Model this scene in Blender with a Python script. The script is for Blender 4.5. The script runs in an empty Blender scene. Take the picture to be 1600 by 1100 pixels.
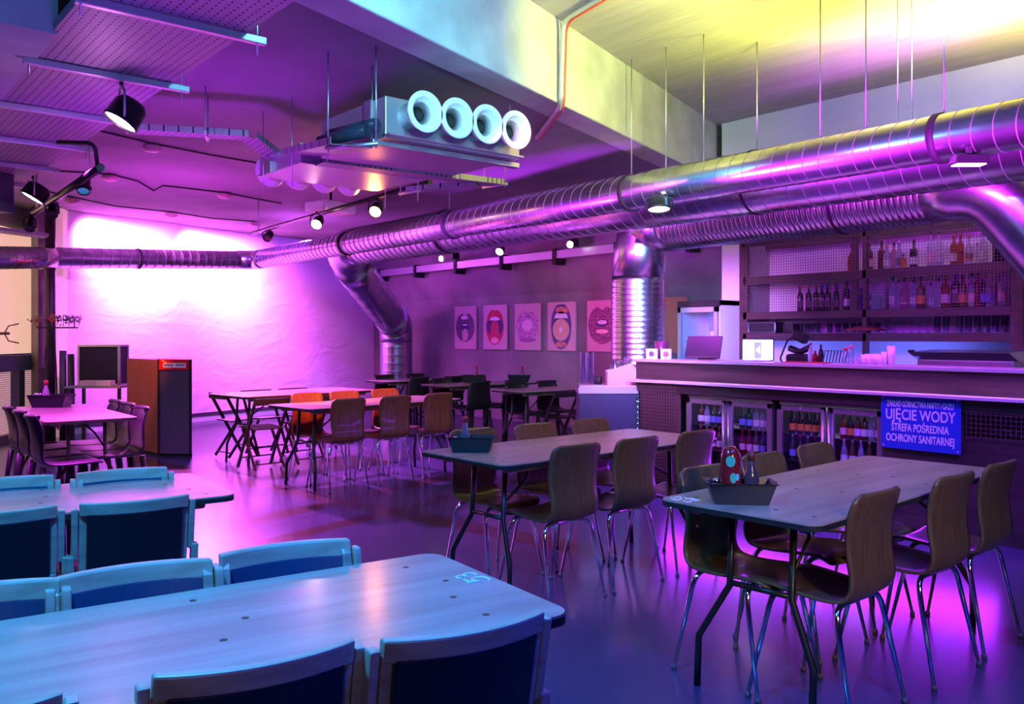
import bpy, bmesh, math, random
from mathutils import Vector, Matrix
random.seed(7)
S = bpy.context.scene
C = S.collection
PI = math.pi
H = 1.57
# ------------------------------------------------------------------ camera
cam_d = bpy.data.cameras.new('camera'); cam = bpy.data.objects.new('camera', cam_d); C.objects.link(cam)
cam.location = (0, 0, H); cam.rotation_euler = (PI/2, 0, math.radians(50.2))
cam_d.sensor_width = 36; cam_d.lens = 1345/1600*36; cam_d.shift_y = -25/1600
cam_d.clip_start = 0.05; cam_d.clip_end = 100
S.camera = cam
S.view_settings.view_transform = 'Standard'; S.view_settings.look = 'None'
S.view_settings.gamma = 1.0; S.view_settings.use_curve_mapping = False
S.view_settings.exposure = 0.1
# ------------------------------------------------------------------ world: dim violet glow of the rest of the hall
w = bpy.data.worlds.new('hall_ambient'); S.world = w; w.use_nodes = True
bg = w.node_tree.nodes['Background']; bg.inputs[0].default_value = (0.10, 0.03, 0.70, 1); bg.inputs[1].default_value = 0.05
# ------------------------------------------------------------------ lights
def light(name, kind, loc, target, color, power, size=0.15, angle=60, blend=0.6, size_y=None, spread=None):
    d = bpy.data.lights.new(name, kind); o = bpy.data.objects.new(name, d); C.objects.link(o)
    o.location = loc; d.color = color; d.energy = power
    if kind == 'SPOT':
        d.spot_size = math.radians(angle); d.spot_blend = blend; d.shadow_soft_size = size
    elif kind == 'AREA':
        d.shape = 'RECTANGLE'; d.size = size; d.size_y = size_y or size
        if spread: d.spread = math.radians(spread)
    else:
        d.shadow_soft_size = size
    if target is not None:
        v = Vector(target) - Vector(loc)
        o.rotation_euler = v.to_track_quat('-Z', 'Y').to_euler()
    return o
MAG = (0.72, 0.10, 1.0); VIO = (0.34, 0.06, 1.0); CYAN = (0.10, 0.50, 1.0); PINK = (1.0, 0.30, 0.85)
# blue cyan pool on the nearest tables
light('blue_front_light', 'SPOT', (-2.3, 0.2, 3.45), (-2.6, 0.9, 0.7), (0.03, 0.38, 1.0), 760, 0.15, 110, 0.9)
light('blue_row_light', 'SPOT', (-3.6, -0.6, 3.4), (-5.0, 1.0, 0.8), (0.05, 0.38, 1.0), 180, 0.15, 70, 0.9)
light('blue_floor_light', 'SPOT', (-0.2, 2.0, 3.4), (-1.0, 3.0, 0.0), (0.01, 0.045, 1.0), 480, 0.2, 140, 1.0)
light('warm_fill_light', 'SPOT', (1.6, 1.2, 2.4), (-2.6, 4.2, 0.75), (1.0, 0.70, 0.36), 420, 0.3, 34, 1.0)  # added warm fill that lifts the chair backs, no lamp of the hall
light('warm_side_fill', 'SPOT', (0.5, -0.9, 2.0), (-2.0, 0.9, 0.55), (1.0, 0.70, 0.50), 22, 0.3, 44, 1.0)  # second added fill, warms the rear frames of the near chairs
light('block_blue_light', 'SPOT', (-2.2, -0.8, 2.3), (-5.55, 0.6, 3.45), (0.10, 0.42, 1.0), 130, 0.1, 45, 0.9)
# cyan and yellow wash on the concrete beam and raised ceiling
light('beam_cyan_wash', 'SPOT', (-2.6, 2.3, 3.80), (-4.7, 3.3, 3.9), (0.20, 0.72, 1.0), 420, 0.15, 95, 0.9)
light('nozzle_cyan_light', 'SPOT', (-2.2, 2.2, 3.0), (-5.3, 4.0, 3.2), (0.25, 0.75, 1.0), 330, 0.1, 26, 0.8)
light('ceiling_yellow_flood', 'SPOT', (-2.5, 7.2, 3.42), (-2.6, 7.2, 4.25), (1.0, 0.86, 0.07), 300, 0.06, 148, 0.5)
light('ceiling_green_flood', 'SPOT', (-4.2, 6.5, 3.42), (-4.3, 6.5, 4.25), (0.90, 1.0, 0.12), 62, 0.06, 146, 0.7)
light('ceiling_pink_flood', 'SPOT', (-3.6, 4.2, 3.1), (-4.2, 4.6, 4.25), (1.0, 0.45, 0.62), 24, 0.1, 120, 0.9)
light('beam_yellow_wash', 'SPOT', (-3.4, 4.9, 3.85), (-5.8, 5.7, 3.95), (0.92, 1.0, 0.16), 330, 0.1, 95, 0.9)
# stage wash on the white wall
light('ledge_light', 'AREA', (-3.7, 6.84, 1.29), (-3.7, 6.84, 1.0), (0.9, 0.35, 1.0), 6, 4.4, size_y=0.03, spread=120)
light('ledge_light', 'AREA', (-4.2, 7.0, 2.45), (-4.2, 7.05, 1.3), (0.7, 0.06, 1.0), 12, 3.6, size_y=0.05, spread=60)
for yy, pw in ((4.2, 230), (6.0, 180)):
    xx = -14.95-.3125*(yy-3.0)+.78
    light('wall_wash_light', 'AREA', (xx, yy, 3.50), (xx-.78, yy+0.24, 2.8), (1.0, 0.13, 0.96), pw, 1.35, size_y=0.15, spread=85)
light('stage_magenta_light', 'SPOT', (-11.6, 4.2, 3.3), (-15.8, 5.0, 1.3), (0.72, 0.10, 1.0), 1300, 0.12, 75, 0.9)
light('stage_violet_light', 'SPOT', (-12.2, 5.5, 3.35), (-16.3, 8.4, 1.5), (0.30, 0.04, 1.0), 700, 0.12, 75, 0.9)
light('stage_floor_light', 'SPOT', (-12.9, 4.6, 3.4), (-9.4, 4.4, 0), (1.0, 0.14, 0.95), 5200, 0.08, 58, 0.8)
light('far_floor_light', 'SPOT', (-13.9, 6.8, 3.4), (-11.2, 5.2, 0), (0.80, 0.10, 1.0), 3000, 0.08, 75, 0.8)
light('row_magenta_fill', 'SPOT', (-7.4, 0.2, 3.3), (-5.0, 0.8, .85), (1.0, 0.22, 0.95), 330, 0.1, 42, 0.9)  # added to tint the table top, stands in for the wall's reflection
light('left_floor_light', 'SPOT', (-8.4, 1.9, 3.2), (-7.4, 2.2, 0), (0.78, 0.05, 1.0), 2600, 0.10, 62, 0.9)
light('mid_floor_light', 'SPOT', (-9.0, 1.0, 3.2), (-9.6, 1.9, 0), (0.62, 0.06, 1.0), 700, 0.10, 80, 0.9)
light('back_wall_light', 'SPOT', (-12.6, 7.4, 3.1), (-14.0, 10.2, 1.6), (0.36, 0.02, 1.0), 170, 0.1, 110, 0.9)
light('poster_light', 'SPOT', (-9.5, 8.0, 2.7), (-10.4, 10.2, 1.8), (1.0, 0.05, 0.55), 90, 0.1, 100, 0.9)
# magenta light over the bar front and the ducts
light('bar_magenta_light', 'SPOT', (-4.4, 5.0, 2.35), (-4.8, 7.0, 1.2), (0.55, 0.01, 1.0), 150, 0.1, 110, 0.9)
light('bar_violet_light', 'SPOT', (-1.6, 5.4, 2.4), (-2.6, 6.9, 1.1), (0.34, 0.01, 1.0), 300, 0.1, 100, 0.9)
light('duct_magenta_fill', 'AREA', (-2.6, 4.7, 2.3), (-2.9, 6.3, 2.95), (0.66, 0.02, 1.0), 80, 2.4, size_y=0.12, spread=42)  # added strip for the ducts to reflect as a highlight
light('duct_magenta_fill', 'AREA', (-7.4, 4.9, 2.3), (-7.6, 6.2, 2.85), (0.50, 0.03, 1.0), 60, 3.0, size_y=0.12, spread=50)  # added strip, same highlight on the far stretch of duct
light('duct_cyan_fill', 'AREA', (-0.6, 3.4, 3.1), (-2.6, 6.1, 3.0), (0.08, 0.45, 1.0), 34, 0.8, size_y=0.1)  # added for the blue streak on the nearest duct
light('under_bar_light', 'AREA', (-4.1, 6.72, 0.55), (-4.0, 5.6, 0.0), (0.38, 0.02, 1.0), 36, 3.0, size_y=0.3)
light('back_bar_fill', 'AREA', (-4.6, 8.30, 2.95), (-4.6, 8.95, 1.9), (0.55, 0.04, 0.95), 8, 2.6, size_y=0.1)  # added to brighten the bottles and shelves, no fitting there
light('back_bar_blue_fill', 'AREA', (-4.6, 8.25, 1.10), (-4.6, 9.0, 1.5), (0.12, 0.15, 1.0), 34, 2.6, size_y=0.1)  # added to brighten the glasses from below, no fitting there
light('duct_pink_fill', 'AREA', (-4.6, 3.6, 2.5), (-6.6, 7.7, 1.8), (1.0, 0.16, 1.0), 34, 0.3, size_y=1.4, spread=40)  # added tall panel that makes the pink streak on the upright duct
light('duct_blue_fill', 'AREA', (-3.4, 4.2, 2.5), (-6.6, 7.7, 1.8), (0.08, 0.45, 1.0), 24, 0.2, size_y=1.4, spread=40)  # added tall panel that makes the blue streak beside it
light('bar_wall_light', 'SPOT', (-2.6, 5.9, 3.85), (-3.6, 9.0, 3.75), (0.28, 0.30, 0.95), 240, 0.1, 100, 1.0)
# added violet fill on the low ceiling for floor bounce and unseen lamps
light('ceiling_violet_fill', 'SPOT', (-6.6, 1.9, 1.9), (-7.4, 3.2, 3.57), (0.36, 0.015, 0.80), 190, 0.25, 150, 1.0)
light('ceiling_violet_fill', 'SPOT', (-11.0, 3.6, 1.9), (-11.2, 3.8, 3.57), (0.55, 0.02, 0.75), 220, 0.25, 150, 1.0)
light('ceiling_violet_fill', 'SPOT', (-3.8, 1.2, 2.0), (-4.6, 2.0, 3.57), (0.22, 0.02, 0.80), 80, 0.25, 140, 1.0)
# table tops
light('table_soft_light', 'SPOT', (-3.5, 4.6, 3.3), (-3.6, 4.5, 0.75), (0.95, 0.36, 0.62), 130, 0.3, 90, 1.0)
light('orange_spot_light', 'SPOT', (-7.9, 3.9, 3.0), (-9.1, 4.75, 0.7), (1.0, 0.15, 0.02), 1100, 0.05, 42, 0.4)
light('orange_back_light', 'SPOT', (-10.6, 2.9, 2.6), (-12.1, 3.6, 1.1), (1.0, 0.13, 0.03), 260, 0.05, 36, 0.6)
light('window_daylight', 'AREA', (-13.4, 1.2, 1.9), (-12.5, 3.0, 0.8), (1.0, 0.50, 0.42), 30, 1.6, size_y=2.0)

# ------------------------------------------------------------------ helpers
def P(x, y, z=None, Y=None, X=None, d=None):
    """point of the room seen at photo pixel (x, y) on a known plane"""
    a = (x-800)/1345; b = (525-y)/1345
    dx = .640*a-.7685; dy = .7685*a+.640
    if z is not None: t = (z-H)/b
    elif Y is not None: t = Y/dy
    elif X is not None: t = X/dx
    else: t = d
    return Vector((dx*t, dy*t, H+b*t))
_m = {}
def mat(name, color=(.5, .5, .5), rough=.5, metal=0.0, kind=None, color2=None, scale=8.0, bump=0.0, trans=0.0, ior=1.45, emit=None, estr=0.0, coat=0.0, aniso=0.0):
    if name in _m: return _m[name]
    m = bpy.data.materials.new(name); m.use_nodes = True; nt = m.node_tree; N = nt.nodes; L = nt.links
    b = N['Principled BSDF']; b.inputs['Base Color'].default_value = (*color, 1)
    b.inputs['Roughness'].default_value = rough; b.inputs['Metallic'].default_value = metal
    b.inputs['Transmission Weight'].default_value = trans; b.inputs['IOR'].default_value = ior
    b.inputs['Coat Weight'].default_value = coat
    if emit: b.inputs['Emission Color'].default_value = (*emit, 1); b.inputs['Emission Strength'].default_value = estr
    if kind:
        tc = N.new('ShaderNodeTexCoord'); mp = N.new('ShaderNodeMapping'); L.new(tc.outputs['Object'], mp.inputs[0])
        c2 = color2 or tuple(c*.6 for c in color)
        rp = N.new('ShaderNodeValToRGB'); rp.color_ramp.elements[0].color = (*c2, 1); rp.color_ramp.elements[1].color = (*color, 1)
        nz = N.new('ShaderNodeTexNoise'); nz.inputs['Scale'].default_value = scale; nz.inputs['Detail'].default_value = 6
        if kind == 'grain_z': mp.inputs['Scale'].default_value = (9, 9, .7)
        elif kind == 'grain_y': mp.inputs['Scale'].default_value = (7, .6, 7)
        elif kind == 'grain_x': mp.inputs['Scale'].default_value = (.6, 7, 7)
        L.new(mp.outputs[0], nz.inputs[0])
        if kind.startswith('grain'): rp.color_ramp.elements[0].position = .35; rp.color_ramp.elements[1].position = .68
        elif kind == 'speckle': rp.color_ramp.elements[0].position = .49; rp.color_ramp.elements[1].position = .60
        else: rp.color_ramp.elements[0].position = .3; rp.color_ramp.elements[1].position = .72
        L.new(nz.outputs['Fac'], rp.inputs[0]); L.new(rp.outputs[0], b.inputs['Base Color'])
        if bump:
            bp = N.new('ShaderNodeBump'); bp.inputs['Strength'].default_value = bump; bp.inputs['Distance'].default_value = .02
            n2 = N.new('ShaderNodeTexNoise'); n2.inputs['Scale'].default_value = scale*3; n2.inputs['Detail'].default_value = 8; L.new(mp.outputs[0], n2.inputs[0])
            L.new(n2.outputs['Fac'], bp.inputs['Height']); L.new(bp.outputs[0], b.inputs['Normal'])
    _m[name] = m
    return m

class MB:
    def __init__(s): s.b = bmesh.new()
    def box(s, c, d, rz=0.0, M=None, taper=None):
        r = bmesh.ops.create_cube(s.b, size=1.0)['verts']
        for v in r:
            v.co = Vector((v.co.x*d[0], v.co.y*d[1], v.co.z*d[2]))
            if taper and v.co.z < 0: v.co.x *= taper; v.co.y *= taper
        m = Matrix.Translation(c) @ Matrix.Rotation(rz, 4, 'Z')
        if M is not None: m = m @ M
        for v in r: v.co = m @ v.co
        return s
    def span(s, a, b):
        return s.box([(a[i]+b[i])/2 for i in range(3)], [abs(b[i]-a[i]) for i in range(3)])
    def prism(s, pts, z0, z1):
        lo = [s.b.verts.new((p[0], p[1], z0)) for p in pts]; hi = [s.b.verts.new((p[0], p[1], z1)) for p in pts]
        n = len(pts); s.b.faces.new(lo[::-1]); s.b.faces.new(hi)
        for i in range(n): s.b.faces.new((lo[i], lo[(i+1) % n], hi[(i+1) % n], hi[i]))
        return s
    def extr(s, pts, off):
        """closed polygon of 3-D points pushed along off"""
        off = Vector(off); lo = [s.b.verts.new(p) for p in pts]; hi = [s.b.verts.new(Vector(p)+off) for p in pts]
        n = len(pts); s.b.faces.new(lo[::-1]); s.b.faces.new(hi)
        for i in range(n): s.b.faces.new((lo[i], lo[(i+1) % n], hi[(i+1) % n], hi[i]))
        return s
    def quad(s, *p):
        s.b.faces.new([s.b.verts.new(q) for q in p]); return s
    def tube(s, path, r, n=10, cap=True):
        pts = [Vector(p) for p in path]; k = len(pts)
        rs = r if isinstance(r, (list, tuple)) else [r]*k
        rings = []; up = None
        for i in range(k):
            t = (pts[min(i+1, k-1)]-pts[max(i-1, 0)]).normalized()
            if up is None:
                up = t.orthogonal().normalized()
            else:
                up = (up - t*up.dot(t))
                up = up.normalized() if up.length > 1e-6 else t.orthogonal().normalized()
            sd = t.cross(up)
            rings.append([s.b.verts.new(pts[i]+(up*math.cos(2*PI*j/n)+sd*math.sin(2*PI*j/n))*rs[i]) for j in range(n)])
        for i in range(k-1):
            for j in range(n):
                f = s.b.faces.new((rings[i][j], rings[i][(j+1) % n], rings[i+1][(j+1) % n], rings[i+1][j])); f.smooth = True
        if cap: s.b.faces.new(rings[0][::-1]); s.b.faces.new(rings[-1])
        return s
    def lathe(s, prof, n=16, M=None, cap=True):
        M = M or Matrix.Identity(4); rings = []
        for r, z in prof:
            rings.append([s.b.verts.new(M @ Vector((r*math.cos(2*PI*j/n), r*math.sin(2*PI*j/n), z))) for j in range(n)])
        for i in range(len(rings)-1):
            for j in range(n):
                f = s.b.faces.new((rings[i][j], rings[i][(j+1) % n], rings[i+1][(j+1) % n], rings[i+1][j])); f.smooth = True
        if cap:
            if prof[0][0] > 1e-4: s.b.faces.new(rings[0][::-1])
            if prof[-1][0] > 1e-4: s.b.faces.new(rings[-1])
        return s
    def build(s, name, m, parent=None, bev=0.0, solid=0.0, sub=0, smooth=False, loc=None, seg=2):
        bmesh.ops.recalc_face_normals(s.b, faces=s.b.faces)
        me = bpy.data.meshes.new(name); s.b.to_mesh(me); s.b.free()
        if smooth:
            for p in me.polygons: p.use_smooth = True
        me.materials.append(m); o = bpy.data.objects.new(name, me); C.objects.link(o)
        if parent is not None: o.parent = parent
        if loc is not None: o.location = loc
        if solid: md = o.modifiers.new('Solidify', 'SOLIDIFY'); md.thickness = solid; md.offset = 0
        if bev: md = o.modifiers.new('Bevel', 'BEVEL'); md.width = bev; md.segments = seg; md.limit_method = 'ANGLE'; md.angle_limit = .7
        if sub: md = o.modifiers.new('Subdivision', 'SUBSURF'); md.levels = sub; md.render_levels = sub
        return o
def tag(o, label, cat, group=None, kind=None):
    o['label'] = label
    if cat: o['category'] = cat
    if group: o['group'] = group
    if kind: o['kind'] = kind
    return o
def thing(name, label, cat, loc=(0, 0, 0), rz=0.0, group=None):
    o = bpy.data.objects.new(name, None); C.objects.link(o); o.location = loc; o.rotation_euler = (0, 0, rz)
    o.empty_display_size = .1
    return tag(o, label, cat, group)
def struct(o, label=None):
    o['kind'] = 'structure'
    if label: o['label'] = label
    return o
def dup(root, loc, rz, label, group=None, scale=None):
    def cp(o, par):
        c = o.copy(); C.objects.link(c); c.parent = par
        for ch in [k for k in o.children]: cp(ch, c)
        return c
    r = cp(root, None); r.location = loc; r.rotation_euler = (0, 0, rz); r['label'] = label
    if group: r['group'] = group
    if scale: r.scale = scale
    return r
ORD = ['first', 'second', 'third', 'fourth', 'fifth', 'sixth', 'seventh', 'eighth', 'ninth', 'tenth', 'eleventh', 'twelfth', 'thirteenth', 'fourteenth', 'fifteenth', 'sixteenth', 'seventeenth', 'eighteenth', 'nineteenth', 'twentieth']
def fillet(pts, r, n=8):
    pts = [Vector(p) for p in pts]; out = [pts[0]]
    for i in range(1, len(pts)-1):
        a = pts[i-1]-pts[i]; b = pts[i+1]-pts[i]; k = min(r, a.length*.48, b.length*.48)
        p0 = pts[i]+a.normalized()*k; p1 = pts[i]+b.normalized()*k
        for j in range(n+1):
            t = j/n; out.append(p0*(1-t)**2+pts[i]*2*t*(1-t)+p1*t*t)
    out.append(pts[-1]); return out
def rrect(x0, y0, x1, y1, r, n=6):
    o = []
    for cx, cy, a in ((x1-r, y1-r, 0), (x0+r, y1-r, PI/2), (x0+r, y0+r, PI), (x1-r, y0+r, 1.5*PI)):
        for j in range(n+1): t = a+PI/2*j/n; o.append((cx+r*math.cos(t), cy+r*math.sin(t)))
    return o
def text(s, size, m, parent, loc, rot, sx=1.0, ext=0.001, name='lettering', align='CENTER'):
    cu = bpy.data.curves.new('txt', 'FONT'); cu.body = s; cu.size = size; cu.extrude = ext; cu.align_x = align; cu.offset = size*.014
    t = bpy.data.objects.new('txt', cu); C.objects.link(t)
    bpy.context.view_layer.update()
    me = bpy.data.meshes.new_from_object(t.evaluated_get(bpy.context.evaluated_depsgraph_get()))
    C.objects.unlink(t); bpy.data.objects.remove(t)
    me.materials.clear(); me.materials.append(m)
    o = bpy.data.objects.new(name, me); C.objects.link(o); o.parent = parent; o.location = loc; o.rotation_euler = rot; o.scale = (sx, 1, 1)
    return o

# ------------------------------------------------------------------ materials

concrete = mat('concrete', (.42, .41, .40), .85, kind='noise', color2=(.25, .245, .24), scale=1.6, bump=.25)
concrete_wall = mat('concrete_wall', (.27, .25, .25), .85, kind='noise', color2=(.15, .14, .145), scale=1.3, bump=.3)
concrete_dark = mat('concrete_soffit', (.30, .29, .30), .8, kind='noise', color2=(.17, .165, .17), scale=.9, bump=.2)
plaster = mat('white_plaster', (.80, .80, .82), .8, kind='noise', color2=(.70, .70, .73), scale=1.2, bump=.1)
galv = mat('galvanised_steel', (.62, .63, .66), .26, 1.0, kind='noise', color2=(.44, .45, .48), scale=5)
galv2 = mat('zinc_tray', (.55, .56, .6), .42, .9)
chrome = mat('chrome', (.86, .87, .9), .10, 1.0)
black = mat('black_paint', (.012, .012, .014), .35)
blackm = mat('black_matte', (.010, .010, .012), .7)
blackplas = mat('black_plastic', (.02, .02, .024), .42)
walnut = mat('walnut_veneer', (.135, .078, .038), .34, kind='grain_z', color2=(.090, .050, .024), scale=8, coat=.25)
orange_lit_ply = mat('orange_lit_veneer', (.25, .075, .030), .38, kind='grain_z', color2=(.15, .045, .020), scale=5, coat=.2)  # orange spotlight's tint put into the veneer colour
ash = mat('pale_ash_wood', (.46, .40, .33), .38, kind='grain_y', color2=(.34, .29, .23), scale=5)
tabletop_m = mat('maple_laminate', (.42, .35, .31), .30, kind='grain_y', color2=(.29, .23, .20), scale=2.2, bump=.04)
tablewood = mat('raw_birch', (.48, .36, .24), .6, kind='grain_y', color2=(.34, .25, .16), scale=4)
leather = mat('black_leather', (.010, .014, .022), .36)
leather_b = mat('blue_lit_leather', (.010, .055, .13), .42)  # blue of the overhead light put into the pad colour
white = mat('white_enamel', (.86, .86, .86), .3)
steel = mat('brushed_steel', (.6, .6, .63), .3, 1.0)
barwood = mat('dark_bar_wood', (.060, .036, .040), .42, kind='grain_x', color2=(.030, .018, .022), scale=3, coat=.1)
def thin(name, tint, fac, rough=.04):
    m = bpy.data.materials.new(name); m.use_nodes = True; nt = m.node_tree; nt.nodes.remove(nt.nodes['Principled BSDF'])
    t = nt.nodes.new('ShaderNodeBsdfTransparent'); t.inputs[0].default_value = (*tint, 1)
    g = nt.nodes.new('ShaderNodeBsdfGlossy'); g.inputs['Roughness'].default_value = rough; g.inputs[0].default_value = (.9, .95, 1, 1)
    lw_ = nt.nodes.new('ShaderNodeLayerWeight'); lw_.inputs[0].default_value = fac
    mx = nt.nodes.new('ShaderNodeMixShader'); nt.links.new(lw_.outputs['Facing'], mx.inputs[0]); nt.links.new(t.outputs[0], mx.inputs[1]); nt.links.new(g.outputs[0], mx.inputs[2])
    nt.links.new(mx.outputs[0], nt.nodes['Material Output'].inputs[0]); _m[name] = m; return m
glass = thin('clear_glass', (.86, .90, .95), .35)
thin('door_glass', (.93, .92, 1), .12)
thin('clear_plastic', (.82, .80, .92), .4, .15)
chalk = mat('white_chalk', (.9, .93, .95), .9)

for _n in ('Coat Roughness',): tabletop_m.node_tree.nodes['Principled BSDF'].inputs[_n].default_value = .17
tabletop_m.node_tree.nodes['Principled BSDF'].inputs['Coat Weight'].default_value = .35
# ------------------------------------------------------------------ room shell
def floor_mat():
    m = bpy.data.materials.new('floor_epoxy'); m.use_nodes = True; nt = m.node_tree; N = nt.nodes; L = nt.links
    b = N['Principled BSDF']; b.inputs['Roughness'].default_value = .24; b.inputs['Coat Weight'].default_value = .25; b.inputs['Coat Roughness'].default_value = .12
    tc = N.new('ShaderNodeTexCoord'); nz = N.new('ShaderNodeTexNoise'); nz.inputs['Scale'].default_value = .8; nz.inputs['Detail'].default_value = 5
    L.new(tc.outputs['Object'], nz.inputs[0])
    rp = N.new('ShaderNodeValToRGB'); rp.color_ramp.elements[0].color = (.032, .036, .10, 1); rp.color_ramp.elements[1].color = (.052, .058, .15, 1)
    L.new(nz.outputs['Fac'], rp.inputs[0])
    col = rp.outputs[0]
    sp = N.new('ShaderNodeSeparateXYZ'); L.new(tc.outputs['Object'], sp.inputs[0])
    def line(nx, ny, c, half, color):
        nonlocal col
        a = N.new('ShaderNodeMath'); a.operation = 'MULTIPLY'; a.inputs[1].default_value = nx; L.new(sp.outputs[0], a.inputs[0])
        d = N.new('ShaderNodeMath'); d.operation = 'MULTIPLY_ADD'; d.inputs[1].default_value = ny; L.new(sp.outputs[1], d.inputs[0]); L.new(a.outputs[0], d.inputs[2])
        e = N.new('ShaderNodeMath'); e.operation = 'SUBTRACT'; e.inputs[1].default_value = c; L.new(d.outputs[0], e.inputs[0])
        f = N.new('ShaderNodeMath'); f.operation = 'ABSOLUTE'; L.new(e.outputs[0], f.inputs[0])
        g = N.new('ShaderNodeMath'); g.operation = 'LESS_THAN'; g.inputs[1].default_value = half; L.new(f.outputs[0], g.inputs[0])
        mx = N.new('ShaderNodeMix'); mx.data_type = 'RGBA'; L.new(g.outputs[0], mx.inputs[0]); L.new(col, mx.inputs[6]); mx.inputs[7].default_value = (*color, 1)
        col = mx.outputs[2]
    def through(p, q, half, color):
        dx, dy = q[0]-p[0], q[1]-p[1]; l = math.hypot(dx, dy); nx, ny = -dy/l, dx/l
        line(nx, ny, nx*p[0]+ny*p[1], half, color)
    dk = (.040, .018, .020)
    through((-7.137, 4.02), (-1.69, 4.90), .14, dk)
    through((-7.30, 3.88), (-7.83, 5.6), .13, dk)
    through((-6.28, 2.97), (-6.55, 3.92), .10, dk)
    through((-6.49, 2.42), (-6.90, 3.46), .010, (.02, .02, .03))
    through((-9.6, 2.42), (-10.0, 3.46), .010, (.02, .02, .03))
    through((-12.6, 2.42), (-13.0, 3.46), .010, (.02, .02, .03))
    L.new(col, b.inputs['Base Color'])
    return m
struct(MB().span((-19, -5, -.2), (3.2, 11, 0)).build('floor', floor_mat()), 'glossy dark resin floor with brown bands')
def bx(y): return -5.20-.345*(y-4.5)          # lower face of the concrete beam
ceil_low = MB().prism([(bx(-5), -5), (bx(11), 11), (-19, 11), (-19, -5)], 3.57, 4.5)
struct(ceil_low.build('ceiling', concrete_dark), 'low concrete ceiling under violet light')
struct(MB().prism([(bx(-5), -5), (3.2, -5), (3.2, 11), (bx(11), 11)], 4.25, 4.5).build('ceiling', mat('board_marked_concrete', (.50, .48, .45), .8, kind='grain_x', color2=(.42, .40, .38), scale=1.4, bump=.2)), 'raised concrete ceiling over the bar lit yellow')
be = MB(); be.extr([(bx(-5)-.3, -5, 3.54), (bx(-5)+.02, -5, 3.54), (bx(-5)+.02, -5, 4.26), (bx(-5)-.3, -5, 4.26)], (bx(9.0)-bx(-5), 14.0, 0))
struct(be.build('trim_1', mat('beam_concrete', (.60, .60, .57), .8, kind='noise', color2=(.42, .42, .40), scale=3, bump=.2), bev=.015), 'pale concrete beam edge between the low and raised ceilings')
# white wall at the far end
def wx(y): return -14.95-.3125*(y-3.0)
def wallmat():
    m = mat('screen_wall_paint', (.84, .83, .86), .75)
    nt = m.node_tree; N = nt.nodes; L = nt.links; b = N['Principled BSDF']
    tc = N.new('ShaderNodeTexCoord'); mp = N.new('ShaderNodeMapping'); mp.inputs['Scale'].default_value = (1, 1, 2.2); L.new(tc.outputs['Object'], mp.inputs[0])
    nz = N.new('ShaderNodeTexNoise'); nz.inputs['Scale'].default_value = 1.5; nz.inputs['Detail'].default_value = 5; nz.inputs['Distortion'].default_value = .8; L.new(mp.outputs[0], nz.inputs[0])
    bp = N.new('ShaderNodeBump'); bp.inputs['Strength'].default_value = .4; bp.inputs['Distance'].default_value = .06
    L.new(nz.outputs['Fac'], bp.inputs['Height']); L.new(bp.outputs[0], b.inputs['Normal'])
    return m
struct(MB().prism([(wx(2.95), 2.95), (wx(10.2), 10.2), (wx(10.2)-.2, 10.2), (wx(2.95)-.2, 2.95)], 0, 3.57).build('wall_far', wallmat()), 'white end wall washed with pink light')
struct(MB().prism([(wx(3.0)+.03, 3.0), (wx(10.1)+.03, 10.1), (wx(10.1), 10.1), (wx(3.0), 3.0)], .10, .16).build('baseboard_far', mat('dark_skirting', (.06, .05, .08), .5)))
struct(MB().span((-19, 10.2, 0), (-6.64, 10.4, 3.57)).build('wall_back', concrete_wall), 'bare concrete wall behind the posters')
struct(MB().span((-6.66, 9.0, 0), (3.2, 9.2, 4.25)).build('wall_bar', plaster), 'white wall behind the bar shelves')
struct(MB().span((-6.66, 9.2, 0), (-6.46, 10.2, 4.25)).build('wall_return', plaster), 'short white wall return beside the upright fridge')
# sloping concrete panel under the ceiling at the back wall
sl = MB(); sl.extr([(-17.1, 10.2, 2.32), (-17.1, 9.95, 2.90), (-17.1, 9.95, 3.05), (-17.1, 10.2, 3.05)], (10.5, 0, 0))
struct(sl.build('trim_2', concrete_wall), 'sloping concrete panel above the posters')
# left: frosted window wall
W0 = P(0, 525, d=12.55).xy; wb = P(60, 525, d=13.75).xy; wd = (wb-W0).normalized(); wa = W0-wd*4.2; wn = Vector((wd.y, -wd.x))   # towards the room is +normal
if wn.y < 0: wn = -wn
wl = (wb-wa).length
def wallpt(t, off=0): p = wa+wd*t+wn*off; return (p.x, p.y)
def wslab(t0, t1, o0, o1, z0, z1, B=None):
    B = B or MB(); return B.prism([wallpt(t0, o0), wallpt(t1, o0), wallpt(t1, o1), wallpt(t0, o1)], z0, z1)
frost = mat('frosted_window', (.90, .72, .64), .6, emit=(1.0, .56, .42), estr=.72)
blind = mat('ribbed_blind', (.8, .6, .6), .6, emit=(1.0, .52, .56), estr=.42)
pier = mat('dark_steel_frame', (.10, .08, .12), .45)
struct(wslab(-2, wl, -.25, -.12, 3.2, 3.57).build('wall_left', concrete), 'strip of wall above the left windows')
tt = [0.2, 1.7, 3.2, wl]
for i in range(3):
    t0, t1 = tt[i], tt[i+1]
    wo = struct(wslab(t0, t1, -.10, -.07, 1.3, 3.2).build('window_%d' % (i+1), frost), 'tall frosted window glowing peach')
    fr = MB()
    for q in (t0, (t0+t1)/2, t1): wslab(q-.012, q+.012, -.07, -.055, 1.3, 3.2, fr)
    fr.build('window_frame', mat('pale_mullion', (.45, .36, .34), .5), wo)
struct(wslab(0, wl, -.06, .04, 1.04, 1.28).build('trim_3', mat('violet_grey_rail', (.22, .18, .30), .4)), 'broad grey rail across the left windows')
lower = MB(); k = 0
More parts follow.
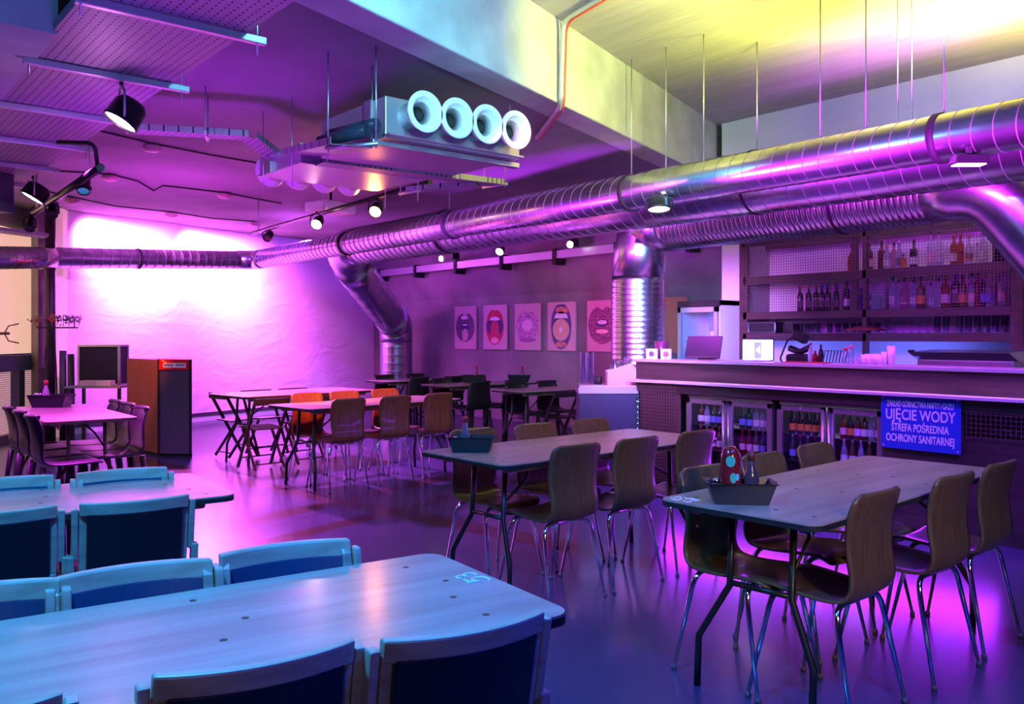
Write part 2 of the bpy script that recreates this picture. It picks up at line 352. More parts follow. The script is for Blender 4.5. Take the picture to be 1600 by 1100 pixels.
struct(wslab(0.2, wl, -.10, -.08, .05, 1.04).build('window_4', blind), 'lower ribbed window panels under the rail')
rb = MB()
for i in range(30): wslab(.2, wl, -.08, -.072, .08+i*.032, .086+i*.032, rb)
rb.build('window_slats', mat('slat_line', (.5, .38, .38), .6), bpy.data.objects['window_4'])
struct(wslab(wl-.72, wl-.55, -.08, .05, 0, 1.04).build('trim_4', pier), 'dark upright post under the window rail')
struct(wslab(0, wl-.3, -.12, .02, 0, .10).build('baseboard_left', mat('pink_sill', (.35, .22, .24), .6)))
# pillar between windows and white wall
pl = MB()
c0 = P(60, 525, d=13.0); c1 = P(87, 525, d=13.3)
pl.prism([(c0.x, c0.y), (c1.x, c1.y), (c1.x-.5, c1.y+.05), (c0.x-.5, c0.y-.0)], 0, 3.57)
struct(pl.build('trim_5', mat('pillar_brown', (.20, .15, .15), .6, kind='noise', scale=3)), 'brown pillar between the windows and the white wall')
cp = MB(); q0 = P(87, 525, d=13.32); q1 = P(99, 525, d=13.45)
cp.prism([(q0.x, q0.y), (q1.x, q1.y), (q1.x-.4, q1.y+.2), (q0.x-.4, q0.y+.2)], 0, 3.56)
struct(cp.build('trim_6', mat('peach_glow_reveal', (.8, .62, .55), .7, emit=(1.0, .6, .5), estr=.25)), 'glowing peach reveal strip next to the pillar')  # self-glow stands in for light falling on the strip
# hanging concrete block top left
hb = MB().span((-12.0, -1.5, 3.3), (-5.46, 1.16, 3.6))
struct(hb.build('trim_7', mat('block_concrete', (.50, .52, .55), .8, kind='noise', color2=(.36, .38, .42), scale=3, bump=.2)), 'dropped concrete block in the upper left corner')
# conduits on the beam
for i, (c, r, dx) in enumerate(((mat('grey_conduit', (.5, .5, .5), .4, .6), .022, 0), (mat('red_cable', (.7, .05, .03), .5), .012, .05))):
    y0 = 4.95+dx; x0 = bx(y0)+.055
    t = MB().tube(fillet([(x0+1.3, y0-.25, 4.215), (x0+.03, y0, 4.215), (x0, y0, 3.50), (x0-1.1, y0+.7, 3.535)], .12), r)
    tag(t.build(('conduit', 'cable')[i], c), ('grey conduit running down the concrete beam and under the ceiling', 'red cable clipped beside the grey conduit on the concrete beam')[i], ('conduit', 'cable')[i])
# ------------------------------------------------------------------ ventilation ducts
def duct_mesh(path, r, rib=.14, h=.004, n=40, wdt=.006):
    pts = [Vector(p) for p in path]; out = [(pts[0], r)]
    acc = 0.0
    for i in range(1, len(pts)):
        a, b = pts[i-1], pts[i]; L = (b-a).length; d = rib-acc
        while d < L-wdt*3:
            for q, rr in ((-wdt*2.2, r), (-wdt, r+h*.1), (0, r+h), (wdt, r+h*.1), (wdt*2.2, r)):
                out.append((a.lerp(b, max(0, (d+q))/L), rr))
            d += rib
        acc = L-(d-rib); out.append((b, r))
    return MB().tube([o[0] for o in out], [o[1] for o in out], n)
def band(parent, p, dirv, r, w=.035, t=.006, m=None, name='strap'):
    d = Vector(dirv).normalized(); p = Vector(p)
    return MB().tube([p-d*w/2, p-d*(w/2-.002), p+d*(w/2-.002), p+d*w/2], [r, r+t, r+t, r], 40).build(name, m or blackm, parent)
seamm = mat('seam_steel', (.30, .30, .33), .5, .8)
def seams(parent, a, b, r, step=.14, w=.005, t=.003, tilt=.12):
    a = Vector(a); b = Vector(b); d = (b-a).normalized(); L = (b-a).length; q = MB(); n = 36
    up = d.orthogonal().normalized(); sd = d.cross(up); i = step*.7
    while i < L-.02:
        R = []
        for j in range(n):
            an = 2*PI*j/n; v = up*math.cos(an)+sd*math.sin(an); sh = d*(tilt*r*math.cos(an))
            R.append([q.b.verts.new(a+d*(i+o)+sh+v*(r+h)) for o, h in ((-w/2, -.001), (-w/2, t), (w/2, t), (w/2, -.001))])
        for j in range(n):
            for k in range(3): q.b.faces.new((R[j][k], R[j][k+1], R[(j+1) % n][k+1], R[(j+1) % n][k]))
        i += step
    return q.build('spiral_seams', seamm, parent)
def hanger(parent, p, top, r=.006, name='hanger_rod'):
    return MB().tube([p, (p[0], p[1], top)], r, 8).build(name, galv2, parent)
# main duct, nearest
d1 = thing('ventilation_duct', 'long silver spiral duct nearest the camera, crossing the hall under the ceiling', 'duct')
A1 = Vector((-1.2, 6.12, 2.95)); B1 = Vector((-14.85, 6.42, 2.95))
u1 = (B1-A1).normalized()
MB().tube([A1, B1], .165, 48).build('duct_pipe', galv, d1)
seams(d1, A1, B1, .165, .14)
for x in (570-40, 700, 985, 1475):
    p = P(x, 0, Y=6.2); t = (p.x-A1.x)/(B1.x-A1.x); q = A1.lerp(B1, t)
    band(d1, q, u1, .168, .05, .010, blackm)
def high(x, y): return 4.25 if x > bx(y) else 3.57
for x in (985, 1040, 1100, 1285, 1357, 1480):
    p = P(x, 0, Y=6.2); t = (p.x-A1.x)/(B1.x-A1.x); q = A1.lerp(B1, t); hanger(d1, (q.x, q.y, q.z+.165), high(q.x, q.y))
# thin black line along the top
MB().tube([A1+Vector((0, 0, .170)), B1+Vector((9, -.1, .170))], .008, 6).build('cable', blackm, d1)
# left-hand duct along the white wall
d2 = thing('ventilation_duct', 'slim silver duct running level across the pink white wall from the left edge', 'duct')
pe = Vector((-14.95, 6.30, 2.95))
L2 = [tuple(P(-25, 403, d=11.6)), (-14.30, 2.94, 2.74), (-14.98, 6.10, 2.93)]
MB().tube(L2, .16, 40).build('duct_pipe', galv, d2)
for _p, _q in ((L2[0], L2[1]), (L2[1], L2[2])): seams(d2, _p, _q, .16, .15, .004, .002)
_a, _b = Vector(L2[0]), Vector(L2[1])
MB().tube([_a.lerp(_b, .80), _a.lerp(_b, .86), _a.lerp(_b, .97), _b], [.162, .172, .172, .162], 40).build('duct_sleeve', mat('bright_tin', (.8, .74, .66), .3, 1), d2)
band(d2, Vector(L2[1]).lerp(Vector(L2[2]), .42), (-.56, 3.16, .2), .162, .03, .008)
MB().tube(fillet([(-14.98, 6.05, 2.93), (-15.02, 6.42, 2.95), (-14.62, 6.415, 2.95)], .3), .168, 40).build('duct_elbow', galv, d2)
# second duct: runs behind the main one, then bends down beside the far corner
d3 = thing('ventilation_duct', 'wide silver duct behind the nearest one, bending down to the floor in the far corner', 'duct')
path = [(-1.2, 6.74, 2.97), (-11.75, 6.74, 2.97)]
MB().tube(path, .29, 48).build('duct_pipe', galv, d3)
seams(d3, path[0], path[1], .29, .14)
el = fillet([(-11.7, 6.74, 2.97), (-12.35, 6.74, 2.97), (-12.75, 7.15, 2.72)], .5, 3)
MB().tube(el, .295, 40).build('duct_elbow', galv, d3)
dg = [(-12.72, 7.12, 2.74), (-14.75, 9.15, 1.92)]
duct_mesh(dg, .31, .45).build('duct_pipe', galv, d3)
MB().tube(fillet([(-14.7, 9.1, 1.94), (-15.05, 9.45, 1.80), (-15.05, 9.45, 1.45)], .3, 3), .335, 40).build('duct_elbow', galv, d3)
duct_mesh([(-15.05, 9.45, 1.50), (-15.05, 9.45, 0.0)], .33, .16).build('duct_pipe', galv, d3)
for x in (-4.6, -9.4):
    band(d3, (x, 6.74, 2.97), (1, 0, 0), .292, .03, .006); hanger(d3, (x, 6.74, 3.26), high(x, 6.74))
for q in (1403, 1425):
    p = P(q, 100, Y=6.74); hanger(d3, (p.x, 6.74, 3.26), 4.25)
# third duct: ribbed, drops down behind the end of the bar
d4 = thing('ventilation_duct', 'ribbed silver duct that turns down behind the left end of the bar', 'duct')
vx = P(997, 500, d=9.75)
duct_mesh([(-3.25, 7.35, 2.80), (vx.x+.45, 7.35, 2.80)], .29, .055, .009, wdt=.014).build('duct_pipe', galv, d4)
MB().tube(fillet([(vx.x+.5, 7.35, 2.80), (vx.x, 7.42, 2.80), (vx.x, vx.y, 2.2)], .55, 4), .30, 40).build('duct_elbow', galv, d4)
duct_mesh([(vx.x, vx.y, 2.22), (vx.x, vx.y, 0)], .30, .06, .0045, wdt=.012).build('duct_pipe', galv, d4)
band(d4, (-4.1, 7.35, 2.80), (1, 0, 0), .295, .02, .012)
r0 = Vector((-3.30, 7.35, 2.80))
MB().tube(fillet([r0, r0+Vector((.48, -.05, 0)), r0+Vector((.95, .30, -.75)), r0+Vector((1.0, .35, -1.2))], .40, 4), .29, 40).build('duct_elbow', galv, d4)
# ------------------------------------------------------------------ cable trays and bars
def perf_mat():
    m = mat('perforated_tray', (.34, .31, .36), .55, .4); nt = m.node_tree; N = nt.nodes; L = nt.links; b = N['Principled BSDF']
    tc = N.new('ShaderNodeTexCoord'); sp = N.new('ShaderNodeSeparateXYZ'); L.new(tc.outputs['Object'], sp.inputs[0])
    def saw(sock, period, duty):
        a = N.new('ShaderNodeMath'); a.operation = 'MULTIPLY'; a.inputs[1].default_value = 1/period; L.new(sock, a.inputs[0])
        f = N.new('ShaderNodeMath'); f.operation = 'FRACT'; L.new(a.outputs[0], f.inputs[0])
        g = N.new('ShaderNodeMath'); g.operation = 'LESS_THAN'; g.inputs[1].default_value = duty; L.new(f.outputs[0], g.inputs[0]); return g.outputs[0]
    mu = N.new('ShaderNodeMath'); mu.operation = 'MULTIPLY'; L.new(saw(sp.outputs[0], .05, .5), mu.inputs[0]); L.new(saw(sp.outputs[1], .05, .22), mu.inputs[1])
    mx = N.new('ShaderNodeMix'); mx.data_type = 'RGBA'; L.new(mu.outputs[0], mx.inputs[0]); mx.inputs[6].default_value = (.34, .31, .36, 1); mx.inputs[7].default_value = (.02, .01, .03, 1)
    L.new(mx.outputs[2], b.inputs['Base Color']); return m
perf = perf_mat()
tr = thing('cable_tray', 'wide perforated metal cable tray running away along the upper left of the hall', 'cable tray')
tb = MB(); tb.box((-8.3, 1.565, 3.315), (9.4, .86, .006)); tb.box((-8.3, 1.135, 3.34), (9.4, .004, .05)); tb.box((-8.3, 1.995, 3.34), (9.4, .004, .05))
tb.build('tray_sheet', perf, tr)
for i in range(6):
    x = -4.78-1.27*i
    MB().box((x, 1.60, 3.285), (.045, 1.02, .045)).build('cross_bar', galv2, tr, bev=.005)
    for y in (1.12, 2.06): hanger(tr, (x, y, 3.20), 3.57)
def rail_tray(name, label, pts, w=.22, hgt=.05, bars=(), nrm=None):
    t = thing(name, label, 'cable tray')
    pts = [Vector(p) for p in pts]; b = MB()
    for i in range(len(pts)-1):
        a, c = pts[i], pts[i+1]; d = (c-a); L = d.length; rz = math.atan2(d.y, d.x); pitch = math.atan2(d.z, math.hypot(d.x, d.y))
        M = Matrix.Rotation(-pitch, 4, 'Y'); mid = (a+c)/2
        b.box(mid, (L+.01, w, .004), rz, M)
        n = Vector((-math.sin(rz), math.cos(rz), 0))
        for s in (-1, 1): b.box(mid+n*s*w/2+Vector((0, 0, hgt/2)), (L+.01, .004, hgt), rz, M)
    b.build('tray_sheet', perf, t)
    for p, n in bars:
        p = Vector(p); n = Vector(n).normalized(); hw = w/2+.06
        B = MB().tube([p-n*hw, p+n*hw], .016, 6).build('cross_bar', galv2, t)
        for s in (-1, 1): hanger(t, p+n*s*(hw-.02)+Vector((0, 0, -.03)), 3.57)
    return t
q = [P(215, 203, z=3.2), P(390, 213, z=3.2)]
za = 3.12
pa = P(214, 206, z=3.2); pb = P(388, 216, z=3.2); pc = P(428, 247, d=7.55); pd = P(452, 250, d=7.5)
rail_tray('cable_tray', 'narrow perforated tray stepping down beside the large pink spotlight', [pa, pb, pc, pd], .16, .05, [(pa.lerp(pb, .62), (pb-pa).cross(Vector((0, 0, 1))))])
pf = P(470, 245, d=7.4); pg = P(550, 228, d=6.0)
rail_tray('cable_tray', 'short perforated tray climbing towards the camera below the ceiling unit', [pf, pg], .30, .05, [(pg, (0.85, .5, 0))])
ph = P(500, 256, z=3.0); pi_ = P(778, 290, z=3.0)
rail_tray('cable_tray', 'long perforated tray hung below the two ceiling units', [ph, pi_], .18, .05, [(pi_+Vector((-.02, -.02, 0)), (1, .2, 0))])
pj = P(640, 300, z=2.95); pk = P(745, 290, z=2.98)
rail_tray('cable_tray', 'small perforated tray branching off beside the light track', [pj, pk], .16, .04, [(pj, (1, .2, 0))])
pl0 = P(-15, 360, d=11.2); pl1 = P(72, 371, d=11.6)
rail_tray('cable_tray', 'short violet-lit tray end above the silver duct at the left edge', [pl0, pl1], .35, .04, [])
tcyl = thing('flue_pipes', 'two dark cylindrical pipes resting on the small tray by the ceiling unit', 'pipe', P(545, 222, d=6.3))
for i, oz in enumerate((0.03, .09)):
    MB().tube([(-.25, -.10+i*.08, oz), (.18, .05+i*.08, oz+.03)], .045, 16).build('pipe', mat('dark_blue_pipe', (.03, .05, .08), .3), tcyl)
# ------------------------------------------------------------------ ceiling ventilation units with round nozzles
unitm = mat('unit_sheet', (.50, .50, .54), .38, .6)
def nozzle_unit(label, o, side, hgt=.30, ln=1.32, dep=1.0):
    """o = centre of nozzle face, nozzles look along side*X"""
    t = thing('ceiling_ventilation_unit', label, 'ventilation unit', o, 0)
    b = MB().box((-side*dep/2, 0, 0), (dep, ln, hgt)); b.build('housing', unitm, t, bev=.006)
    MB().box((-side*.22, -ln/2-.012, 0), (.10, .02, hgt+.01)).build('flange', galv2, t)
    if side > 0: MB().box((-side*.10, 0, -hgt/2-.03), (.06, ln+.12, .04)).build('support_rail', galv2, t, bev=.004)
    MB().box((side*.01, 0, -hgt/2+.015), (.09, ln, .012)).build('lip', galv2, t)
    sp = ln/4.55
    for i in range(4):
        y = (i-1.5)*sp*1.02
        M = Matrix.Translation((0, y, .025)) @ Matrix.Rotation(side*PI/2, 4, 'Y')
        nz = MB().lathe([(.100, 0), (.100, .10), (.108, .105), (.108, .13)], 28, M, cap=False).build('nozzle', unitm, t)
        MB().lathe([(.108, .12), (.150, .20), (.152, .208), (.150, .214), (.110, .214), (.106, .205), (.060, .10), (.056, .10), (.102, .19)], 32, M, cap=False).build('nozzle_ring', white, nz)
        MB().lathe([(.0, .08), (.06, .082), (.062, .10)], 24, M, cap=False).build('nozzle_core', blackm, nz)
    for sx in (.15, .85):
        for sy in (-1, 1): hanger(t, (-side*sx*dep, sy*(ln/2+.02), hgt/2-.35), 3.57-o[2], .005)
    return t
nozzle_unit('large ceiling unit with four white round nozzles facing the camera', (-5.40, 3.94, 3.17), 1, .30, 1.28, 1.0)
nozzle_unit('ceiling unit behind the trays, its four white nozzles turned away to the left', (-7.42, 3.83, 3.09), -1, .17, 1.22, .82)
# ------------------------------------------------------------------ spotlights
lens_mats = {}
def lensm(n, col, e): return mat('lens_'+n, (.9, .9, .9), .4, emit=col, estr=e)
def par_can(label, loc, aim, r=.10, ln=.16, lens=None, yoke_top=None, cat='spotlight', group=None, yoke=galv2):
    t = thing('spotlight', label, cat, loc, 0, group)
    M = Vector(aim).normalized().to_track_quat('Z', 'Y').to_matrix().to_4x4()
    MB().lathe([(.02, -ln), (r*.75, -ln), (r*.95, -ln*.75), (r, 0), (r*1.04, 0), (r*1.04, .02), (r*.93, .02), (r*.93, .004)], 28, M, cap=False).build('housing', black, t)
    MB().lathe([(0, .008), (r*.92, .006)], 28, M, cap=False).build('lens', lens or mat('dark_lens', (.05, .05, .06), .1), t)
    if yoke_top is not None:
        sd = M.to_3x3() @ Vector((1, 0, 0)); sd.z = 0; sd = sd.normalized() if sd.length > .1 else Vector((1, 0, 0))
        q = [sd*r*1.15+Vector((0, 0, 0)), sd*r*1.15+Vector((0, 0, yoke_top*.6)), Vector((0, 0, yoke_top*.85)), -sd*r*1.15+Vector((0, 0, yoke_top*.6)), -sd*r*1.15]
        MB().tube(q, .009, 6).build('yoke', yoke, t)
        MB().tube([(0, 0, yoke_top*.85), (0, 0, yoke_top)], .014, 8).build('clamp', blackm, t)
    return t
c1p = P(190, 188, z=3.02)
par_can('large can spotlight glowing pink-white under the perforated tray', c1p, (-.06, -.50, -.85), .115, .15, lensm('pinkwhite', (1.0, .72, 1.0), 25), .28)
light('can_glow', 'POINT', c1p+Vector((-.02, -.10, -.14)), None, (1.0, .35, 1.0), 5, .05)
c2p = P(52, 308, z=3.0)
par_can('can spotlight glowing pale violet at the left end of the black pole', c2p, (-.06, -.50, -.85), .125, .14, lensm('violetwhite', (.92, .72, 1.0), 20), .22)
pole = thing('lighting_pole', 'short black pole carrying small spotlights in the left ceiling corner', 'pole')
pp0 = Vector((-7.95, 2.02, 3.02)); pp1 = Vector((-11.4, 2.14, 3.0))
MB().tube([pp0, pp1], .035, 12).build('tube', black, pole)
for t_ in (.12, .9): q_ = pp0.lerp(pp1, t_); hanger(pole, q_, 3.57, .01)
MB().tube(fillet([(pp0.x-.1, 2.02, 3.05), (pp0.x+.10, 1.95, 3.20), (pp0.x-.3, 1.75, 3.25)], .1), .018, 8).build('cable', blackm, pole)
for x, y, lab, lm, d_ in ((131, 297, 'small cyan-lit spotlight hanging from the right end of the black pole', mat('cyan_glass', (.02, .2, .3), .2, emit=(.05, .5, .8), estr=.25), 8.4),
                          (82, 334, 'small unlit spotlight hanging from the middle of the black pole', None, 10.2), (47, 356, 'small unlit spotlight at the far left end of the black pole', None, 10.9)):
    q_ = P(x, y, Y=2.10); par_can(lab, q_, (.5, -.2, -.8), .055, .17, lm, 3.0-q_.z, yoke=blackm)
# black light track along the hall
trk = thing('light_track', 'thin black light track pointing away towards the white wall', 'light track')
t0 = Vector((-6.9, 4.72, 3.06)); t1 = Vector((-12.0, 5.1, 3.06))
MB().tube([t0, t1], .028, 8).build('track_rail', black, trk)
for t_ in (.05, .5, .95): hanger(trk, t0.lerp(t1, t_), 3.57, .006)
for i, (x, y, lab, col, e, d_) in enumerate(((418, 371, 'small unlit spotlight at the far end of the light track', None, 0, 12.0), (495, 350, 'spotlight glowing pale pink in the middle of the light track', (1, .50, .55), 90, 10.3),
                             (587, 330, 'spotlight glowing orange under the light track', (1, .28, .06), 160, 9.2))):
    q_ = P(x, y, d=d_)
    if col: light('track_glow', 'POINT', q_+Vector((.07, -.08, -.08)), None, col, 4, .03)
    par_can(lab, q_, (.55, -.62, -.55), .066 if i else .06, .13, lensm('t%d' % i, col, e) if col else None, 3.06-q_.z+.0, yoke=blackm)
# cans strapped to the ducts
q_ = P(1030, 325, d=7.75)
par_can('white-lit spotlight strapped under the nearest duct, left of centre of the bar', q_, (.14, -.12, -1), .105, .09, lensm('whitelilac', (1, .8, 1), 20), .14, yoke=blackm)
q_ = P(1514, 250, d=5.75)
fl = thing('flood_light', 'flat black floodlight strapped under the nearest duct at the right', 'spotlight', q_, math.radians(50))
MB().box((0, 0, 0), (.20, .10, .06), taper=1.15).build('housing', black, fl, bev=.008)
MB().box((0, 0, -.033), (.19, .09, .006)).build('lens', lensm('flood', (.95, .95, 1), 3), fl)
MB().box((0, 0, .06), (.03, .03, .06)).build('clamp', blackm, fl)
# rail along the back wall with its spots
rl = thing('cable_duct', 'long pale metal channel running along the back wall above the posters', 'cable channel')
MB().span((-17.0, 9.72, 2.86), (-7.2, 9.90, 2.99)).build('channel', galv2, rl)
for x in range(7): MB().span((-16.2+x*1.4, 9.70, 2.76), (-16.12+x*1.4, 9.93, 3.02)).build('bracket', blackm, rl)
for x, y, lab in ((703, 401, 'black box projector light on the back channel, left of the round spotlight'), (885, 381, 'black box projector light on the back channel, right of the round spotlight')):
    q_ = P(x, y, Y=9.6); t = thing('projector_light', lab, 'spotlight', q_, 0)
    MB().box((.0, 0, .0), (.42, .16, .13)).build('housing', black, t, bev=.01)
    MB().lathe([(0, .012), (.05, .010), (.055, -.03)], 20, Matrix.Translation((.17 if x > 800 else -.17, -.09, -.03)) @ Matrix.Rotation(PI/2, 4, 'X'), cap=False).build('lens', lensm('wht', (1, .93, .9), 7), t)
q_ = P(781, 393, Y=9.5)
par_can('round white-lit spotlight between the two black box lights on the back channel', q_, (.4, -.7, -.5), .075, .10, lensm('wht2', (1, .9, 1), 8), .12, yoke=blackm)
# projector
pj_ = P(517, 325, d=10.9); t = thing('video_projector', 'white video projector hanging behind the light track', 'projector', pj_, .25)
MB().box((0, 0, 0), (.42, .50, .13)).build('housing', white, t, bev=.02); MB().tube([(0, 0, .06), (0, 0, 3.57-pj_.z)], .018, 8).build('mount', blackm, t)
MB().lathe([(.045, 0), (.045, .03)], 16, Matrix.Translation((-.21, .08, 0)) @ Matrix.Rotation(-PI/2, 4, 'Y')).build('lens', blackm, t)
# small ceiling junction boxes joined by cable
jb = [(238, 228), (172, 275), (113, 312), (351, 303), (268, 334), (398, 348), (300, 291)]
for i, (x, y) in enumerate(jb[:6]):
    q_ = P(x, y, z=3.55)
    b = MB(); b.lathe([(.09, 0), (.10, -.03), (.06, -.06), (0, -.065)], 14, Matrix.Translation(q_), cap=False)
    tag(b.build('ceiling_emergency_light', mat('amber_dome', (.45, .25, .28), .35)), ['domed ceiling fitting just right of the large pink spotlight', 'domed ceiling fitting above the black pole', 'domed ceiling fitting nearest the left end of the white wall', 'domed ceiling fitting left of the light track, in the right-hand run', 'domed ceiling fitting over the bright middle of the white wall', 'domed ceiling fitting at the far end of the light track'][i], 'ceiling fitting', 'domed fittings on the low ceiling')
def cwire(label, pts):
    tag(MB().tube([P(x, y, z=3.557) for x, y in pts], .010, 6).build('ceiling_cable', blackm), label, 'cable')
cwire('black cable on the low ceiling from the pink spotlight to the nozzle unit', [(150, 203), (238, 224), (330, 242), (410, 256)])
cwire('thin cable on the low ceiling sagging between the domed fittings', [(90, 267), (172, 272), (215, 283), (240, 298), (255, 290), (350, 301), (440, 318)])
cwire('thin cable on the low ceiling along the top of the white wall', [(60, 296), (113, 308), (180, 322), (268, 331), (330, 341), (398, 346)])
# speaker at the left edge
q_ = P(-12, 290, d=9.2); t = thing('hanging_speaker', 'dark blue-lit loudspeaker hanging at the left edge of the view', 'loudspeaker', q_, .6)
MB().box((0, 0, 0), (.30, .30, .56)).build('cabinet', mat('speaker_blue', (.02, .03, .06), .4), t, bev=.02)
MB().box((0, -.155, 0), (.26, .012, .52)).build('grille', blackm, t); hanger(t, (0, 0, .27), 3.57-q_.z, .01)
# ------------------------------------------------------------------ bar counter
bar = thing('bar_counter', 'long dark wooden bar counter with a raised top shelf and lit lower ledge', 'bar counter', (0, 0, 0))
X0, X1 = -6.20, 1.2
lilac_top = mat('bar_laminate', (.42, .36, .40), .3)
MB().span((X0-.05, 6.88, 1.295), (X1, 7.30, 1.325)).build('counter_top', lilac_top, bar, bev=.006)
MB().span((X0, 6.92, 1.115), (X1, 6.96, 1.295)).build('apron', barwood, bar)
MB().extr([(X0, 6.92, 1.115), (X0-.16, 7.06, 1.115), (X0-.16, 7.06, 1.295), (X0, 6.92, 1.295)], (0.03, .03, 0)).build('apron_end', barwood, bar)
MB().span((X0-.06, 6.80, 1.085), (X1, 7.45, 1.112)).build('lower_ledge', mat('steel_ledge', (.62, .55, .62), .35, .2), bar, bev=.004)
MB().span((X0, 6.90, .985), (X1, 6.93, 1.085)).build('fascia', barwood, bar)
MB().span((-3.52, 6.93, .0), (-2.86, 6.97, .985)).build('panel', barwood, bar)
MB().span((-2.86, 6.93, .0), (X1, 6.97, .80)).build('panel', barwood, bar)
MB().span((-2.25, 6.93, .80), (X1, 6.97, .985)).build('panel', barwood, bar)
MB().span((X0, 7.62, 0), (X1, 7.66, 1.08)).build('rear_panel', blackm, bar)
MB().span((X0, 6.95, 0), (X0+.03, 7.64, 1.08)).build('end_panel', barwood, bar)
MB().span((X0+.03, 6.96, .0), (X1, 7.0, .06)).build('kick_board', blackm, bar)
def mesh_grid(x0, x1, z0, z1, y, step, r, m, parent, name='wire_mesh'):
    b = MB(); n = int((x1-x0)/step); k = int((z1-z0)/step)
    for i in range(n+1): b.box((x0+i*step, y, (z0+z1)/2), (r, r, z1-z0))
    for j in range(k+1): b.box(((x0+x1)/2, y-r, z0+j*step), (x1-x0, r, r))
    return b.build(name, m, parent)
wire = mat('mesh_wire', (.16, .11, .13), .4, .6)
mesh_grid(X0+.02, -5.66, .06, 1.07, 6.90, .035, .005, wire, bar)
MB().span((X0+.03, 6.945, .06), (-5.66, 6.965, .98)).build('backing_panel', mat('brown_backing', (.10, .045, .05), .6), bar)
mesh_grid(-2.84, -2.26, .80, .985, 6.90, .035, .005, wire, bar)
MB().span((-2.80, 7.2, .80), (-1.2, 7.5, .82)).build('shelf', steel, bar)
# sign hung on the bar front
sg = thing('enamel_sign', 'blue enamel notice with white Polish lettering on the bar front', 'sign', (-3.19, 6.885, .875))
MB().box((0, 0, 0), (.635, .008, .44)).build('plate', mat('blue_enamel', (.020, .055, .50), .35), sg, bev=.003)
lw = mat('sign_white', (.82, .80, .88), .5)
for s, sz, z, sx in (('ZAKŁAD GÓRNICTWA NAFTY i GAZU', .068, .122, .45), ('UJĘCIE WODY', .118, .020, .72), ('STREFA POŚREDNIA', .086, -.072, .58), ('OCHRONY SANITARNEJ', .086, -.158, .58)):
    text(s, sz, lw, sg, (0, -.006, z), (PI/2, 0, 0), sx)
bl = MB()
for x in (-.295, .295):
    for z in (-.20, .20): bl.lathe([(.008, 0), (.008, .004), (0, .005)], 10, Matrix.Translation((x, -.004, z)) @ Matrix.Rotation(PI/2, 4, 'X'))
bl.build('screws', steel, sg)
# ------------------------------------------------------------------ bottles
def bottle_profile(kind, h, r):
    if kind == 'wine': return [(r*.9, 0), (r, .006), (r, h*.62), (r*.85, h*.68), (r*.42, h*.76), (r*.36, h*.80), (r*.36, h*.99), (0, h)]
    if kind == 'square': return [(r*.95, 0), (r, .006), (r, h*.60), (r*.9, h*.66), (r*.36, h*.72), (r*.34, h*.96), (0, h*.965)]
    if kind == 'round': return [(r*.8, 0), (r, h*.08), (r*1.05, h*.4), (r*.95, h*.58), (r*.4, h*.72), (r*.34, h*.76), (r*.34, h*.96), (0, h*.965)]
    return [(r*.9, 0), (r, .005), (r, h*.50), (r*.8, h*.62), (r*.45, h*.76), (r*.36, h*.82), (r*.36, h*.97), (0, h*.975)]      # beer
gl = {}
def gmat(n, c, rough=.08): return mat('bottle_'+n, c, rough, coat=.4)
def cgmat(n, c): return mat('bottle_'+n, c, .03, trans=.75, ior=1.35)
def make_bottle(kind, h, r, body, cap, label_c, lab, grp, name='liquor_bottle', cat='bottle'):
    t = thing(name, lab, cat, (0, 0, 0), 0, grp)
    pr = bottle_profile(kind, h, r); MB().lathe(pr, 16).build('glass_body', body, t)
    MB().lathe([(r*.42, h*.88), (r*.42, h), (0, h*1.003)], 12).build('cap', cap, t)
    if label_c: MB().lathe([(r*1.015, h*.15), (r*1.02, h*.16), (r*1.02, h*.40), (r*1.015, h*.41)], 16, cap=False).build('paper_label', label_c, t)
    return t
G_blk = gmat('black', (.012, .010, .014)); G_amb = cgmat('amber', (.55, .12, .02)); G_clr = cgmat('clear', (.75, .80, .95)); G_grn = gmat('green', (.01, .05, .02))
G_brn = gmat('brown', (.10, .03, .012)); G_blu = cgmat('blue', (.08, .12, .75)); G_red = cgmat('red', (.5, .02, .02)); G_pnk = cgmat('pink', (.8, .35, .5)); G_org = gmat('orange', (.6, .16, .02))
Cblk = gmat('cap_black', (.02, .02, .02)); Cred = gmat('cap_red', (.45, .02, .03)); Cblu = gmat('cap_blue', (.05, .05, .5)); Cgld = mat('cap_gold', (.6, .4, .15), .3, .8); Csil = mat('cap_silver', (.7, .7, .75), .25, .9); Cpink = gmat('cap_pink', (.6, .15, .25))
Lw = mat('label_white', (.75, .72, .75), .6); Lr = mat('label_red', (.6, .06, .06), .6); Lo = mat('label_orange', (.75, .30, .05), .6); Ld = mat('label_dark', (.12, .07, .10), .6); Lp = mat('label_pink', (.8, .5, .6), .6); Lb = mat('label_blue', (.2, .25, .7), .6)
